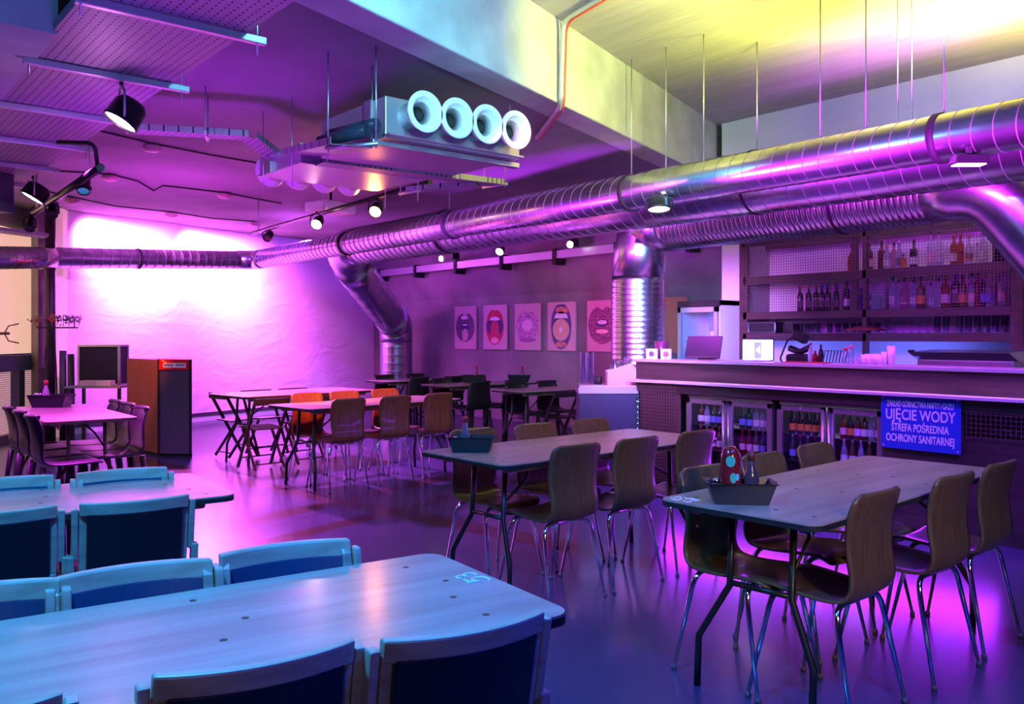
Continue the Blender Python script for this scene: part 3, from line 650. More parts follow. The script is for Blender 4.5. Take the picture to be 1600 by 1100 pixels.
# ------------------------------------------------------------------ back bar shelving
SY = 8.50
sh = thing('bar_shelving', 'dark wooden back bar shelving caged with fine wire mesh', 'shelving')
shw = mat('shelf_wood', (.085, .045, .05), .45, kind='grain_x', color2=(.05, .028, .03), scale=3)
XL, XR = -5.98, -3.10
for i, (x, wd_) in enumerate(((XL, .10), (-4.50, .045), (-3.05, .10))): MB().span((x-wd_/2, SY-.02, 0), (x+wd_/2, SY+.05, 3.15)).build('post', shw, sh, bev=.004)
MB().span((-4.66, SY+.02, 1.84), (-4.60, SY+.06, 2.95)).build('post', shw, sh)
for x in (XL, -3.10): MB().span((x-.02, SY+.02, 0), (x+.02, 8.98, 2.95)).build('side_panel', mat('side_grey', (.30, .25, .30), .6), sh)
zs = {'a': 2.25, 'b': 1.845, 'c': 1.60, 'd': 1.02}
for k_, z in zs.items():
    MB().span((XL, SY+.01, z-.022), (XR, 8.97, z)).build('shelf', mat('shelf_top', (.20, .12, .13), .4), sh)
    MB().span((XL, SY-.02, z-.085), (XR, SY+.012, z+.0)).build('shelf_edge', shw, sh, bev=.003)
MB().span((XL, SY-.02, 2.60), (XR, SY+.03, 2.68)).build('top_rail', shw, sh)
MB().span((XL, 8.90, 2.60), (XR, 8.97, 2.66)).build('rear_rail', shw, sh)
mesh_grid(XL+.04, -4.53, 1.86, 3.12, SY-.035, .030, .0035, wire, sh)
mesh_grid(-4.47, XR+.0, 1.86, 3.12, SY-.035, .030, .0035, wire, sh)
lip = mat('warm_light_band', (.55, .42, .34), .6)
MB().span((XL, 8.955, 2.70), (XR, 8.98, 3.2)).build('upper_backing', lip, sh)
# upper shelf bottles: px x, kind, height, radius, body, cap, label, words
up = [(1332, 'round', .30, .046, G_amb, Cblk, None, 'dark amber bottle standing alone beside the middle post on the upper shelf'),
      (1359, 'square', .32, .040, G_brn, Cred, Lp, 'brown bottle between the two middle posts on the upper shelf'),
      (1376, 'wine', .32, .036, G_brn, Cblk, None, 'tall brown bottle just right of the middle post on the upper shelf'),
      (1387, 'square', .27, .038, G_clr, Cgld, Lw, 'clear bottle with a wide white label, right of the middle post on the upper shelf'),
      (1396, 'square', .29, .036, G_pnk, Cblk, None, 'pale pink bottle with a black cap on the upper shelf'),
      (1405, 'round', .30, .034, G_clr, Csil, Ld, 'clear round bottle left of the small orange one on the upper shelf'),
      (1413, 'square', .16, .028, G_org, Cred, None, 'small orange bottle on the upper shelf'),
      (1427, 'square', .30, .038, G_blk, Cblk, Lw, 'black bottle with a bright white label on the upper shelf'),
      (1456, 'square', .37, .034, G_clr, Cblk, Lp, 'tall clear bottle with a pink label on the upper shelf'),
      (1467, 'square', .37, .038, G_clr, Cblk, Lw, 'tall clear bottle with a broad white label on the upper shelf'),
      (1492, 'wine', .31, .036, G_amb, Cred, Lw, 'amber bottle, left one of the amber pair on the upper shelf'),
      (1502, 'wine', .31, .034, G_amb, Cred, None, 'amber bottle, right one of the amber pair on the upper shelf'),
      (1514, 'round', .30, .034, G_clr, Cpink, Lo, 'clear bottle with a thin orange label on the upper shelf'),
      (1525, 'square', .22, .026, G_clr, Cpink, None, 'short clear bottle beside the oval-labelled one on the upper shelf'),
      (1538, 'wine', .31, .036, G_clr, Cpink, Lw, 'clear bottle with an oval white and orange label on the upper shelf')]
def place_b(lst, z, grp):
    for x, kind, h, r, body, cap, lb, words in lst:
        p = P(x, 450, Y=SY+.22); t = make_bottle(kind, h, r, body, cap, lb, words, grp); t.location = (p.x, SY+.22+random.uniform(-.02, .05), z)
place_b(up, 2.25, 'liquor bottles on the upper bar shelf')
for x in (1560, 1571):
    p = P(x, 400, Y=SY+.2); t = make_bottle('wine', .40, .050, G_blk, Cblk, None, 'tall black bottle ending upper shelf, %s' % ('left' if x < 1565 else 'right'), 'liquor bottles on the upper bar shelf'); t.location = (p.x, SY+.2, 2.25)
lo = []
for i, x in enumerate((1251, 1262, 1272, 1283, 1293, 1304)):
    lo.append((x, 'wine', .29, .034, G_blk, (Cred, Cpink, Cred, Cblu, Cblu, Cblu)[i], Ld, 'black wine bottle with a %s cap, %s from left in the row of six' % (('dark red', 'pinkish', 'red', 'blue', 'blue', 'blue')[i], ORD[i])))
lo += [(1325, 'wine', .31, .036, G_grn, Cblk, Lw, 'dark bottle with two white labels, right of the row of six'),
       (1342, 'square', .24, .036, G_blu, Cblu, None, 'blue bottle left of the pale-labelled one by the middle post'),
       (1356, 'square', .24, .034, G_blu, Cblu, Lp, 'blue bottle with a pink label right behind the middle post'),
       (1396, 'wine', .33, .034, G_clr, Cblk, Lw, 'clear bottle with a violet-white label, left end of the right lower row'),
       (1405, 'wine', .31, .030, G_clr, Cblk, None, 'thin clear bottle, second in the right lower row'),
       (1413, 'round', .32, .046, G_pnk, Cblk, Lp, 'round rosy bottle in the right lower row'),
       (1425, 'wine', .30, .034, G_clr, Cblk, Lw, 'clear bottle with a sloping white label next to the round rosy one'),
       (1440, 'wine', .32, .040, G_brn, Cblk, Lo, 'dark brown bottle with a small red and gold label'),
       (1453, 'round', .26, .036, G_clr, Cblk, Lw, 'short clear bottle with a round white label'),
       (1465, 'square', .31, .036, G_clr, Cblk, None, 'plain clear square bottle left of the pink-labelled amber one'),
       (1477, 'wine', .33, .042, G_amb, Cgld, Lp, 'amber bottle with an arched pink label'),
       (1493, 'wine', .35, .046, G_blk, Cblu, Ld, 'black bulbous bottle with a blue tip'),
       (1506, 'square', .32, .040, G_brn, Cblk, Lo, 'brown bottle with a large orange label'),
       (1520, 'wine', .33, .034, G_clr, Cblk, Lp, 'clear bottle with a narrow pink label right of the orange-labelled one'),
       (1528, 'square', .36, .032, G_red, Cblk, None, 'dark red bottle with a tall black stopper'),
       (1535, 'wine', .32, .040, G_blk, Cpink, Lb, 'black bottle with a blue-lit label near the right end'),
       (1547, 'wine', .32, .040, G_clr, Cgld, Lb, 'clear bottle with a gold neck near the right end'),
       (1566, 'square', .34, .036, G_clr, Cpink, Lp, 'clear bottle with a pink cap, last at the right of the lower row')]
place_b(lo, 1.845, 'bottles on the lower bar shelf')
# glasses on the glass shelf
def tumbler(r, h, lab, grp):
    return tag(MB().lathe([(r*.8, 0), (r, h), (r-.003, h), (r*.8-.003, .008), (0, .008)], 16, cap=False).build('drinking_glass', glass), lab, 'glass', grp)
def wineglass(h, lab, grp):
    t = thing('wine_glass', lab, 'glass', (0, 0, 0), 0, grp)
    MB().lathe([(.032, 0), (.004, .01), (.004, h*.45), (.03, h*.56), (.036, h*.75), (.028, h)], 16, cap=False).build('bowl', glass, t); return t
gxs = [1252, 1262, 1270, 1278] + [1297, 1310, 1322, 1334, 1346] + [1358, 1372]
g0 = tumbler(.030, .11, 'short clear tumbler on the glass shelf right of the black speaker box', 'clear tumblers on the glass shelf'); first = True
for i, x in enumerate(gxs):
    p = P(x, 520, Y=SY+.15+.05*(i % 3))
    lb = 'clear tumbler on the left half of the glass shelf, %s from the silver radio' % ORD[i]
    if first: g0.location = (p.x, p.y, 1.60); g0['label'] = lb; first = False
    else: dup(g0, (p.x, p.y, 1.60), 0, lb)
w0 = wineglass(.19, 'stemmed wine glass', 'stemmed glasses on the glass shelf'); 
for i, x in enumerate((1386, 1400, 1412, 1424, 1437, 1450)):
    p = P(x, 520, Y=SY+.2); lb = 'stemmed wine glass in the middle of the glass shelf, %s from the left' % ORD[i]
    if i == 0: w0.location = (p.x, p.y, 1.60); w0['label'] = lb
    else: dup(w0, (p.x, p.y, 1.60), 0, lb)
h0 = tumbler(.034, .19, '', 'tall glasses on the glass shelf')
for i, x in enumerate((1465, 1479, 1500, 1514, 1528, 1542, 1556, 1570)):
    p = P(x, 520, Y=SY+.2); lb = 'tall clear glass on the right half of the glass shelf, %s from the left' % ORD[i]
    if i == 0: h0.location = (p.x, p.y, 1.60); h0['label'] = lb
    else: dup(h0, (p.x, p.y, 1.60), 0, lb)
cl = MB(); cl.lathe([(.22, 0), (.19, .02), (.09, .05), (0, .06)], 20, Matrix.Translation(P(1352, 517, Y=SY+.10)) @ Matrix.Scale(.8, 4, (0, 1, 0)), cap=False)
tag(cl.build('folded_cloth', mat('red_cloth', (.16, .02, .05), .9)), 'dark red cloth heaped on the glass shelf', 'cloth')
# radio / silver framed box
p = P(1198, 517, Y=SY+.12); t = thing('radio', 'silver-framed black radio at the left end of the glass shelf', 'radio', (p.x, p.y, 1.60))
MB().box((0, 0, .065), (.36, .18, .12)).build('body', blackplas, t, bev=.01)
MB().tube(fillet([(-.18, -.10, .065), (-.18, -.10, .125), (.18, -.10, .125), (.18, -.10, .008), (-.18, -.10, .008), (-.18, -.10, .065)], .03, 4), .011, 8).build('frame', steel, t)
p = P(1237, 517, Y=SY+.15); tag(MB().box((p.x, p.y, 1.655), (.13, .15, .11)).build('speaker_box', blackplas, bev=.006), 'small black speaker box beside the silver-framed radio', 'loudspeaker')
# ------------------------------------------------------------------ things on the counter
TZ = 1.325
p = P(1180, 565, z=TZ+.0); p = Vector((P(1180, 560, Y=7.12).x, 7.12, TZ))
t = thing('laptop', 'open laptop with a bright white screen on the bar top', 'laptop', p, .35)
MB().box((0, 0, .008), (.30, .21, .014)).build('keyboard_base', mat('silver_lid', (.5, .5, .52), .3, .6), t, bev=.003)
scr = MB().box((0, .11, .115), (.31, .010, .215)).build('screen_frame', blackplas, t, bev=.003)
MB().box((0, .104, .112), (.29, .002, .19)).build('display', mat('display_white', (.9, .9, .9), .4, emit=(.95, 1, .98), estr=2.2), scr)
MB().box((.0, .1025, .105), (.07, .001, .16)).build('display_picture', mat('display_grey', (.3, .35, .45), .4, emit=(.30, .38, .55), estr=.9), scr)
MB().extr([(-.02, .1015, .11), (.022, .1015, .15), (.022, .1015, .07)], (0, .0005, 0)).build('display_arrow', mat('display_arrow', (.9, .9, .9), .4, emit=(.85, .95, 1), estr=1.6), scr)
p = Vector((P(1100, 560, Y=7.20).x, 7.20, TZ)); t = thing('pos_monitor', 'tilted dark till monitor leaning back on the bar top', 'monitor', p, .45)
M = Matrix.Rotation(-.62, 4, 'X')
MB().box((.0, .0, .13), (.36, .025, .27), 0, M).build('screen_shell', mat('purple_black_shell', (.022, .014, .030), .30), t, bev=.006)
MB().box((.02, .06, .03), (.16, .16, .06)).build('stand', blackplas, t)
for i, (x, lab) in enumerate(((1019, 'pair of pale cards in an acrylic holder at the left end of the bar top'), (1041, 'pale card showing a lips picture in a clear stand on the bar top'))):
    q = P(x, 560, Y=7.0); t = thing('card_holder', lab, 'card holder', (q.x, 7.0, TZ), .3)
    MB().box((0, 0, .055), (.115 if i else .13, .02, .11)).build('cards', mat('card_white', (.65, .55, .65), .6), t)
    MB().lathe([(0, 0), (.028, 0), (.028, .002), (0, .002)], 18, Matrix.Translation((0, -.011, .055)) @ Matrix.Rotation(PI/2, 4, 'X')).build('printed_mark', mat('card_print%d' % i, ((.12, .08, .35), (.45, .12, .30))[i], .6), t)
q = P(1034, 540, Y=7.15); tag(MB().lathe([(.055, 0), (.075, .19), (.078, .19), (.06, 0)], 20, Matrix.Translation((q.x, 7.15, TZ))).build('cup_holder', mat('dark_red_plastic', (.10, .02, .07), .4)), 'dark tapered tub behind the card holders on the bar top', 'tub')
# shakers, cups
for i, (x, h, mm, lab) in enumerate(((1322, .14, Cred, 'small bottle with a red cap, left of the paper cups'), (1330, .165, Cpink, 'steel bottle with a pink cap, left of the paper cups'))):
    q = P(x, 565, Y=7.15); t = thing('sauce_bottle', lab, 'bottle', (q.x, 7.15, TZ), 0, 'bottles beside the paper cups')
    MB().lathe([(.026, 0), (.026, h*.6), (.012, h*.8), (.012, h*.85)], 14).build('glass_body', glass, t); MB().lathe([(.014, h*.8), (.020, h), (0, h)], 12).build('cap', mm, t)
cupm = mat('paper_cup_white', (.8, .76, .78), .6)
for i, (x, h) in enumerate(((1340, .05), (1350, .085), (1358, .09), (1366, .09), (1374, .085), (1382, .11), (1393, .16))):
    q = P(x, 568, Y=7.1)
    tag(MB().lathe([(.022, 0), (.034 if i else .026, h), (.031, h), (.0, h-.01)], 18, Matrix.Translation((q.x, 7.1+.02*(i % 2), TZ))).build('paper_cups', cupm),
        ['low white paper cup at the left of the row on the bar top', 'white paper cup stack, second in the row on the bar top', 'white paper cup stack, third in the row on the bar top', 'white paper cup stack, fourth in the row on the bar top', 'white paper cup stack, fifth in the row on the bar top', 'taller white cup stack left of the tallest one', 'tallest white cup stack at the right end of the row'][i], 'paper cups', 'paper cups on the bar top')
# back counter items
BZ = 1.02
t = thing('coffee_machine', 'low steel appliance with sloping front at the right of the back counter', 'appliance', (P(1520, 560, Y=8.35).x, 8.35, 1.02), 0)
MB().prism([(-.42, -.2), (.42, -.2), (.42, .2), (-.42, .2)], 0, .33).build('body', steel, t, bev=.01)
MB().extr([(-.42, -.20, .33), (-.46, -.30, .40), (-.46, .2, .42), (-.42, .2, .33)], (.88, 0, 0)).build('hood', mat('violet_steel', (.45, .42, .55), .3, .9), t)
MB().lathe([(0, 0), (.03, 0), (.03, .02), (0, .02)], 14, Matrix.Translation((-.44, -.27, .40))).build('knob', blackplas, t)
MB().span((-6.0, 8.0, 0), (-3.0, 8.48, .98)).build('back_counter', barwood)
tag(bpy.data.objects['back_counter'], 'low dark cabinet run beneath the back bar shelves', 'cabinet')
for x, lab, h in ((1215, 'dark tangled hose and lamp arm behind the laptop', .30), ):
    q = P(x+20, 560, Y=8.2); t = thing('desk_lamp', 'dark angled lamp behind the laptop on the back counter', 'lamp', (q.x, 8.2, .98))
    MB().tube([(0, 0, 0), (-.12, 0, .35), (-.03, 0, .55), (.10, 0, .60)], .010, 8).build('arm', blackm, t); MB().box((.12, 0, .58), (.17, .1, .10), 0, Matrix.Rotation(.4, 4, 'Y')).build('shade', blackplas, t, bev=.02)
q = P(1250, 560, Y=8.2); t = thing('card_terminal', 'black handset shaped device standing on the back counter', 'appliance', (q.x, 8.2, .98))
MB().box((0, 0, .20), (.26, .16, .40)).build('body', blackplas, t, bev=.03); MB().tube([(-.12, 0, .46), (0, 0, .42), (.12, 0, .47)], .035, 10).build('handset', blackplas, t)
b = MB()
for i in range(7): b.tube([(i*.035, 0, 0), (i*.035+.05, 0, .24), (i*.035+.05, .12, .24), (i*.035, .12, 0)], .004, 6)
b.box((.12, .06, .0), (.3, .14, .01)); q = P(1278, 560, Y=8.1)
o = b.build('wire_rack', blackm); o.location = (q.x, 8.1, 1.18); tag(o, 'black wire rack of slanted loops on the back counter', 'rack')
tag(MB().box((q.x+.12, 8.16, 1.08), (.5, .3, .19)).build('storage_box', barwood, bev=.01), 'low dark box beneath the black wire rack', 'box')
for x, mm, cc, h, lab in ((1267, G_clr, Cred, .30, 'clear bottle with red cap behind the bar, left of the wire rack'), (1274, G_red, Cred, .18, 'short red bottle behind the bar, left of the wire rack'), (1283, G_blk, Cblk, .27, 'black bottle behind the bar among the wire rack loops')):
    q = P(x, 560, Y=7.2); t = make_bottle('beer', h*.62, .026, mm, cc, None, lab, 'bottles standing behind the bar top'); t.location = (q.x, 7.2, TZ)
MB_t = tag(MB().box((P(1262, 560, Y=7.1).x, 7.08, TZ+.004), (.42, .16, .008)).build('bar_mat', mat('red_mat', (.35, .02, .05), .8)), 'thin red mat on the bar top below the bottles', 'mat')
# ------------------------------------------------------------------ undercounter fridges
fr_steel = mat('fridge_steel', (.55, .50, .54), .35, .85)
FY = 6.97
glow = {0: ((.55, .25, 1.0), 1.5), 1: ((.75, .35, 1), 1.2)}
def fridge(x0, x1, label, seed, labels):
    t = thing('bottle_fridge', label, 'fridge', ((x0+x1)/2, FY+.28, 0)); w_ = x1-x0
    b = MB(); b.span((-w_/2, -.22, .06), (-w_/2+.02, .28, .97)); b.span((w_/2-.02, -.22, .06), (w_/2, .28, .97)); b.span((-w_/2, -.22, .95), (w_/2, .28, .97)); b.span((-w_/2, -.22, .06), (w_/2, .28, .10)); b.span((-w_/2, .26, .06), (w_/2, .28, .97))
    b.build('cabinet', mat('fridge_black', (.03, .03, .04), .4), t)
    MB().span((-w_/2+.02, -.24, .948), (w_/2-.02, -.22, .968)).build('top_trim', fr_steel, t)
    for z in (.42, .66): MB().span((-w_/2+.02, -.16, z), (w_/2-.02, .25, z+.008)).build('wire_shelf', steel, t)
    MB().span((-w_/2+.03, .10, .935), (w_/2-.03, .13, .948)).build('light_strip', mat('fridge_light', (.9, .8, 1), .5, emit=(.85, .60, 1.0), estr=14), t)
    for s in (0, 1):
        a = -w_/2+.01+s*w_/2; c = a+w_/2-.02
        d = MB(); f = .05; hx = .05 if s == 0 else .05
        d.span((a, -.265, .10), (c, -.235, .10+f)); d.span((a, -.265, .94-f), (c, -.235, .94)); d.span((a, -.265, .10), (a+f, -.235, .94)); d.span((c-f, -.265, .10), (c, -.235, .94))
        dr = d.build('door', fr_steel, t, bev=.003)
        MB().span((a+f, -.252, .15), (c-f, -.248, .89)).build('door_glass', mat('door_glass'), dr)
        hx = c-.02 if s == 0 else a+.02
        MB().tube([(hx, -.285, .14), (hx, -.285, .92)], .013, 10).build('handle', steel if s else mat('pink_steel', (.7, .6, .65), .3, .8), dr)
        MB().lathe([(.010, 0), (.010, .008), (0, .009)], 12, Matrix.Translation(((a+c)/2, -.265, .915)) @ Matrix.Rotation(PI/2, 4, 'X')).build('lock', chrome, dr)
    return t
fa = fridge(-5.62, -4.60, 'steel two-door bottle fridge under the bar nearer the wire mesh panel', 1, None)
fb = fridge(-4.565, -3.535, 'steel two-door bottle fridge under the bar next to the blue sign', 2, None)
protos = {}
def beer(kind):
    if kind not in protos:
        body, cap, lb = {'brown': (G_brn, Cgld, Lw), 'green': (G_grn, Csil, Lb), 'dark': (G_blk, Cred, Lo), 'clear': (G_clr, Csil, Lw), 'red': (G_red, Cred, Lp)}[kind]
        protos[kind] = make_bottle('beer', .235, .030, body, cap, lb, '', None, name='beer_bottle'); return protos[kind], True
    return protos[kind], False
rows = [(-5.55, [('brown', 'green', 'green', 'brown', 'brown', 'green', 'clear')], 'left compartment'), (-5.05, [('green', 'clear', 'clear', 'green', 'clear', 'dark')], 'x')]
def fill(x0, x1, z, kinds, where, grp):
    n = len(kinds)
    for i, k_ in enumerate(kinds):
        o, new = beer(k_); x = x0+(i+.5)*(x1-x0)/n; y = FY+.13
        words = {'brown': 'brown beer bottle with white label', 'green': 'dark green beer bottle with pale label', 'dark': 'near-black beer bottle with orange label', 'clear': 'clear bottle with white label', 'red': 'red drink bottle with pink label'}[k_]
        lb = '%s, %s from left, %s' % (words, ORD[i], where)
        if new: o.location = (x, y, z); o['label'] = lb; o['group'] = grp
        else: dup(o, (x, y, z), 0, lb, grp)
fill(-5.55, -5.17, .669, ['brown', 'clear', 'green', 'green', 'clear'], 'top shelf, first fridge door', 'bottles in the first fridge')
fill(-5.55, -5.17, .429, ['brown', 'brown', 'red', 'brown', 'brown'], 'middle shelf, first fridge door', 'bottles in the first fridge')
fill(-5.05, -4.66, .669, ['green', 'green', 'clear', 'clear', 'brown'], 'top shelf, second fridge door', 'bottles in the first fridge')
fill(-5.05, -4.66, .429, ['red', 'red', 'brown', 'green', 'dark'], 'middle shelf, second fridge door', 'bottles in the first fridge')
fill(-4.50, -4.11, .669, ['dark', 'dark', 'dark', 'dark', 'dark'], 'top shelf, third fridge door', 'bottles in the second fridge')
fill(-4.50, -4.11, .429, ['green', 'dark', 'green', 'dark', 'green'], 'middle shelf, third fridge door', 'bottles in the second fridge')
fill(-3.99, -3.60, .669, ['red', 'dark', 'brown', 'brown', 'clear', 'brown'], 'top shelf, fourth fridge door', 'bottles in the second fridge')
fill(-3.99, -3.60, .429, ['clear', 'brown', 'clear', 'brown', 'green'], 'middle shelf, fourth fridge door', 'bottles in the second fridge')
# upright fridge
uf = thing('upright_fridge', 'tall white glass-door drinks fridge behind the bar', 'fridge', (-6.62, 8.75, 0))
whf = mat('fridge_white', (.72, .74, .80), .4)
b = MB(); b.span((-.31, -.26, 0), (-.28, .32, 2.0)); b.span((.28, -.26, 0), (.31, .32, 2.0)); b.span((-.31, .29, 0), (.31, .32, 2.0)); b.span((-.31, -.26, 0), (.31, .32, .25)); b.span((-.31, -.26, 1.94), (.31, .32, 2.0)); b.build('cabinet', whf, uf)
MB().span((-.315, -.285, 1.92), (.315, -.262, 2.0)).build('header', blackplas, uf)
b = MB(); b.span((-.30, -.30, .25), (-.25, -.265, 1.92)); b.span((.25, -.30, .25), (.30, -.265, 1.92)); b.span((-.3, -.30, 1.86), (.3, -.265, 1.92)); b.span((-.3, -.30, .25), (.3, -.265, .31)); dr = b.build('door', mat('fridge_door_grey', (.5, .5, .55), .35, .4), uf)
MB().span((-.25, -.285, .31), (.25, -.28, 1.86)).build('door_glass', mat('door_glass'), dr)
MB().span((-.27, .27, .3), (.27, .285, 1.9)).build('liner', mat('blue_glow_liner', (.25, .38, .75), .5, emit=(.12, .22, .7), estr=.25), uf)  # self-glow of the liner stands in for light inside the fridge
for z in (1.05, 1.5): MB().span((-.27, -.2, z), (.27, .27, z+.01)).build('wire_shelf', steel, uf)
o_, _n = beer('clear')
for i, x in enumerate((-.02, .08, .18)): dup(o_, (-6.62+x, 8.78, 1.51), 0, 'clear bottle on the shelf of the upright fridge, %s from the left' % ORD[i], 'bottles in the upright fridge', (1, 1, 1.25))
# ------------------------------------------------------------------ console at the bar end
q = P(947, 600, d=9.45)
cs = thing('cutlery_console', 'dark blue service cabinet with a steel edge at the left end of the bar', 'cabinet', (q.x, q.y, 0), math.radians(50.2))
MB().box((0, 0, .475), (.62, .40, .95)).build('cabinet_body', mat('navy_panel', (.020, .015, .085), .45), cs, bev=.004)
MB().box((0, -.01, .985), (.64, .43, .07)).build('steel_edge', mat('lilac_steel', (.38, .34, .42), .35, .6), cs, bev=.004)
MB().box((0, 0, 1.03), (.61, .40, .022)).build('worktop', lilac_top, cs)
ct = thing('cutlery_caddy', 'sloping pink-lit wooden cutlery caddy on the service cabinet', 'cutlery caddy', cs.matrix_basis @ Vector((.15, -.02, 1.041)) if False else (0, 0, 0))
cw = Matrix.Translation((q.x, q.y, 0)) @ Matrix.Rotation(math.radians(50.2), 4, 'Z')
ct.location = cw @ Vector((.155, -.05, 1.041)); ct.rotation_euler = (0, 0, math.radians(50.2))
pcol = mat('pale_ply', (.50, .32, .40), .5)
MB().extr([(-.155, -.10, 0), (.155, -.10, 0), (.155, -.10, .17), (.10, -.10, .235), (-.155, -.10, .15)], (0, .012, 0)).build('side_panel', pcol, ct)
MB().extr([(-.155, .10, 0), (.155, .10, 0), (.155, .10, .17), (.10, .10, .235), (-.155, .10, .15)], (0, -.012, 0)).build('side_panel', pcol, ct)
MB().box((-.15, 0, .07), (.012, .19, .14)).build('end_panel', pcol, ct); MB().box((.15, 0, .08), (.012, .19, .16)).build('end_panel', pcol, ct); MB().box((0, 0, .006), (.3, .19, .012)).build('base_panel', pcol, ct)
for i in range(14):
    a = random.uniform(-.13, .10); bb = random.uniform(-.06, .06); h = .17+.09*(a+.13)/.23+random.uniform(0, .05)
    t = MB().tube([(0, 0, 0), (random.uniform(-.02, .02), 0, h)], [.004, .009], 6).build('cutlery', chrome)
    t.location = cw @ Vector((.155+a, -.05+bb, 1.055)); tag(t, 'steel fork or spoon handle standing in the cutlery caddy', 'cutlery', 'cutlery standing in the caddy')
t = MB().lathe([(.030, 0), (.034, .25), (.032, .25), (.028, .01)], 18).build('steel_cup', steel); t.location = cw @ Vector((.10, .02, 1.054)); tag(t, 'upright steel tube among the cutlery', 'tube')
t = MB().tube([(0, 0, 0), (.01, 0, .36)], .010, 8).build('black_stick', blackm); t.location = cw @ Vector((.18, .02, 1.054)); tag(t, 'thin black stick poking up from the cutlery', 'stick')
t = MB().lathe([(.035, 0), (.045, .09), (.04, .09), (.03, .01)], 4, Matrix.Rotation(PI/4, 4, 'Z')).build('black_tub', blackplas); t.location = cw @ Vector((-.09, -.02, 1.041)); t.scale = (1.4, 1, 1); tag(t, 'small black tub between the plastic cups and the cutlery caddy', 'tub')
for i in range(2):
    c = MB()
    for k_ in range(9): c.lathe([(.030, k_*.034), (.040, k_*.034+.08)], 16, cap=False)
    t = c.build('plastic_cups', mat('clear_plastic')); t.location = cw @ Vector((-.25+i*.085, -.03+.05*i, 1.041)); tag(t, ('left', 'right')[i]+' tall stack of clear plastic cups on the service cabinet', 'plastic cups', 'plastic cup stacks')
# ------------------------------------------------------------------ posters
def poster(i, x, label, art, w_=.70, h_=.84):
    p = P(x, 510, Y=10.17); t = thing('lips_poster', label, 'poster', (p.x+w_/2, 10.165, 1.735), 0, 'square lip prints on the back wall')
    MB().box((0, 0, 0), (w_, .03, h_)).build('canvas', mat('canvas_pink', (.62, .40, .44), .6), t)
    art(t)
def ell(t, name, m, cx, cz, rx, rz, d, n=28, half=0, hole=None):
    """flat printed shape; half=1 upper, -1 lower"""
    pts = []
    a0, a1 = (0, 2*PI) if not half else ((0, PI) if half > 0 else (PI, 2*PI))
    for j in range(n+1):
        a = a0+(a1-a0)*j/n; pts.append((cx+rx*math.cos(a), -.0155-d, cz+rz*math.sin(a)))
    if not half: pts = pts[:-1]
    return MB().extr(pts, (0, .0006, 0)).build(name, m, t)
def lipcurve(t, name, m, cx, cz, w_, up, dn, d, bow=.25):
    pts = []
    for j in range(25):
        u = -1+2*j/24; s = math.sqrt(max(0, 1-u*u)); pts.append((cx+u*w_, -.0155-d, cz+up*s*(1-bow*math.exp(-(u/.22)**2))))
    for j in range(1, 24):
        u = 1-2*j/24; s = math.sqrt(max(0, 1-u*u)); pts.append((cx+u*w_, -.0155-d, cz-dn*s))
    return MB().extr(pts, (0, .0006, 0)).build(name, m, t)
pk = lambda n, c, c2=None, sc=30: mat('ink_'+n, c, .5, kind='speckle' if c2 else None, color2=c2, scale=sc)
dkl = pk('darkglitter', (.45, .25, .42), (.02, .01, .04), 60); redl = pk('redlip', (.62, .05, .07), (.42, .02, .05), 8); tooth = pk('tooth', (.82, .78, .85)); mouth = pk('mouth', (.03, .02, .12)); tong = pk('tongue', (.60, .04, .10), (.45, .02, .08), 40)
pglit = pk('pinkglitter', (.85, .45, .68), (.30, .10, .28), 45); navy = pk('navy', (.05, .05, .16)); gold = pk('gold', (.75, .38, .15), (.45, .2, .15), 10); citrus = pk('citrus', (.72, .50, .30), (.62, .40, .28), 14); drip = pk('drip', (.60, .35, .42))
def art1(t):
    lipcurve(t, 'lips', dkl, 0, .0, .31, .30, .28, .001); ell(t, 'mouth_opening', mouth, 0, .03, .15, .07, .002); lipcurve(t, 'teeth', tooth, 0, .05, .09, .02, .012, .003, 0); lipcurve(t, 'highlight', pk('hl', (.85, .6, .75)), -.02, .19, .12, .05, .03, .002)
    ell(t, 'tongue_tip', drip, 0, -.14, .10, .12, .003); MB().box((-.06, -.0175, -.30), (.03, .001, .16)).build('drip', drip, t)
def art2(t):
    lipcurve(t, 'lips', redl, 0, .0, .27, .35, .33, .001, .1); ell(t, 'mouth_opening', mouth, 0, .02, .25, .17, .002); ell(t, 'tongue', tong, 0, -.05, .13, .19, .003); lipcurve(t, 'teeth', tooth, -.0, .13, .15, .07, .0, .004, 0); ell(t, 'highlight', pk('hl2', (.85, .35, .45)), 0, -.25, .12, .06, .004)
def art3(t):
    lipcurve(t, 'lips', pglit, 0, .0, .31, .30, .27, .001, .15); ell(t, 'mouth_opening', pk('blur', (.80, .45, .70)), 0, .03, .15, .10, .002); lipcurve(t, 'lower_shade', pk('shade3', (.28, .08, .28)), 0, -.22, .24, .02, .06, .002, 0)
def art4(t):
    lipcurve(t, 'lips', navy, 0, .0, .26, .40, .39, .001, .05); ell(t, 'upper_gloss', gold, .02, .28, .16, .06, .002); lipcurve(t, 'teeth', tooth, 0, .14, .17, .12, .0, .002, 0); ell(t, 'fruit_slice', citrus, 0, -.06, .21, .19, .003); ell(t, 'fruit_centre', tooth, 0, -.06, .05, .04, .004); ell(t, 'lower_gloss', gold, 0, -.31, .14, .05, .003)
def art5(t):
    lipcurve(t, 'lips', pk('multiglitter', (.75, .25, .28), (.06, .03, .12), 55), 0, .03, .33, .31, .33, .001); ell(t, 'mouth_opening', mouth, 0, .05, .15, .06, .002); ell(t, 'teeth', tooth, 0, .06, .11, .035, .003); ell(t, 'lower_gloss', pk('hl5', (.9, .6, .6)), 0, -.09, .14, .035, .003); MB().box((-.10, -.0175, -.32), (.02, .001, .12)).build('drip', drip, t)
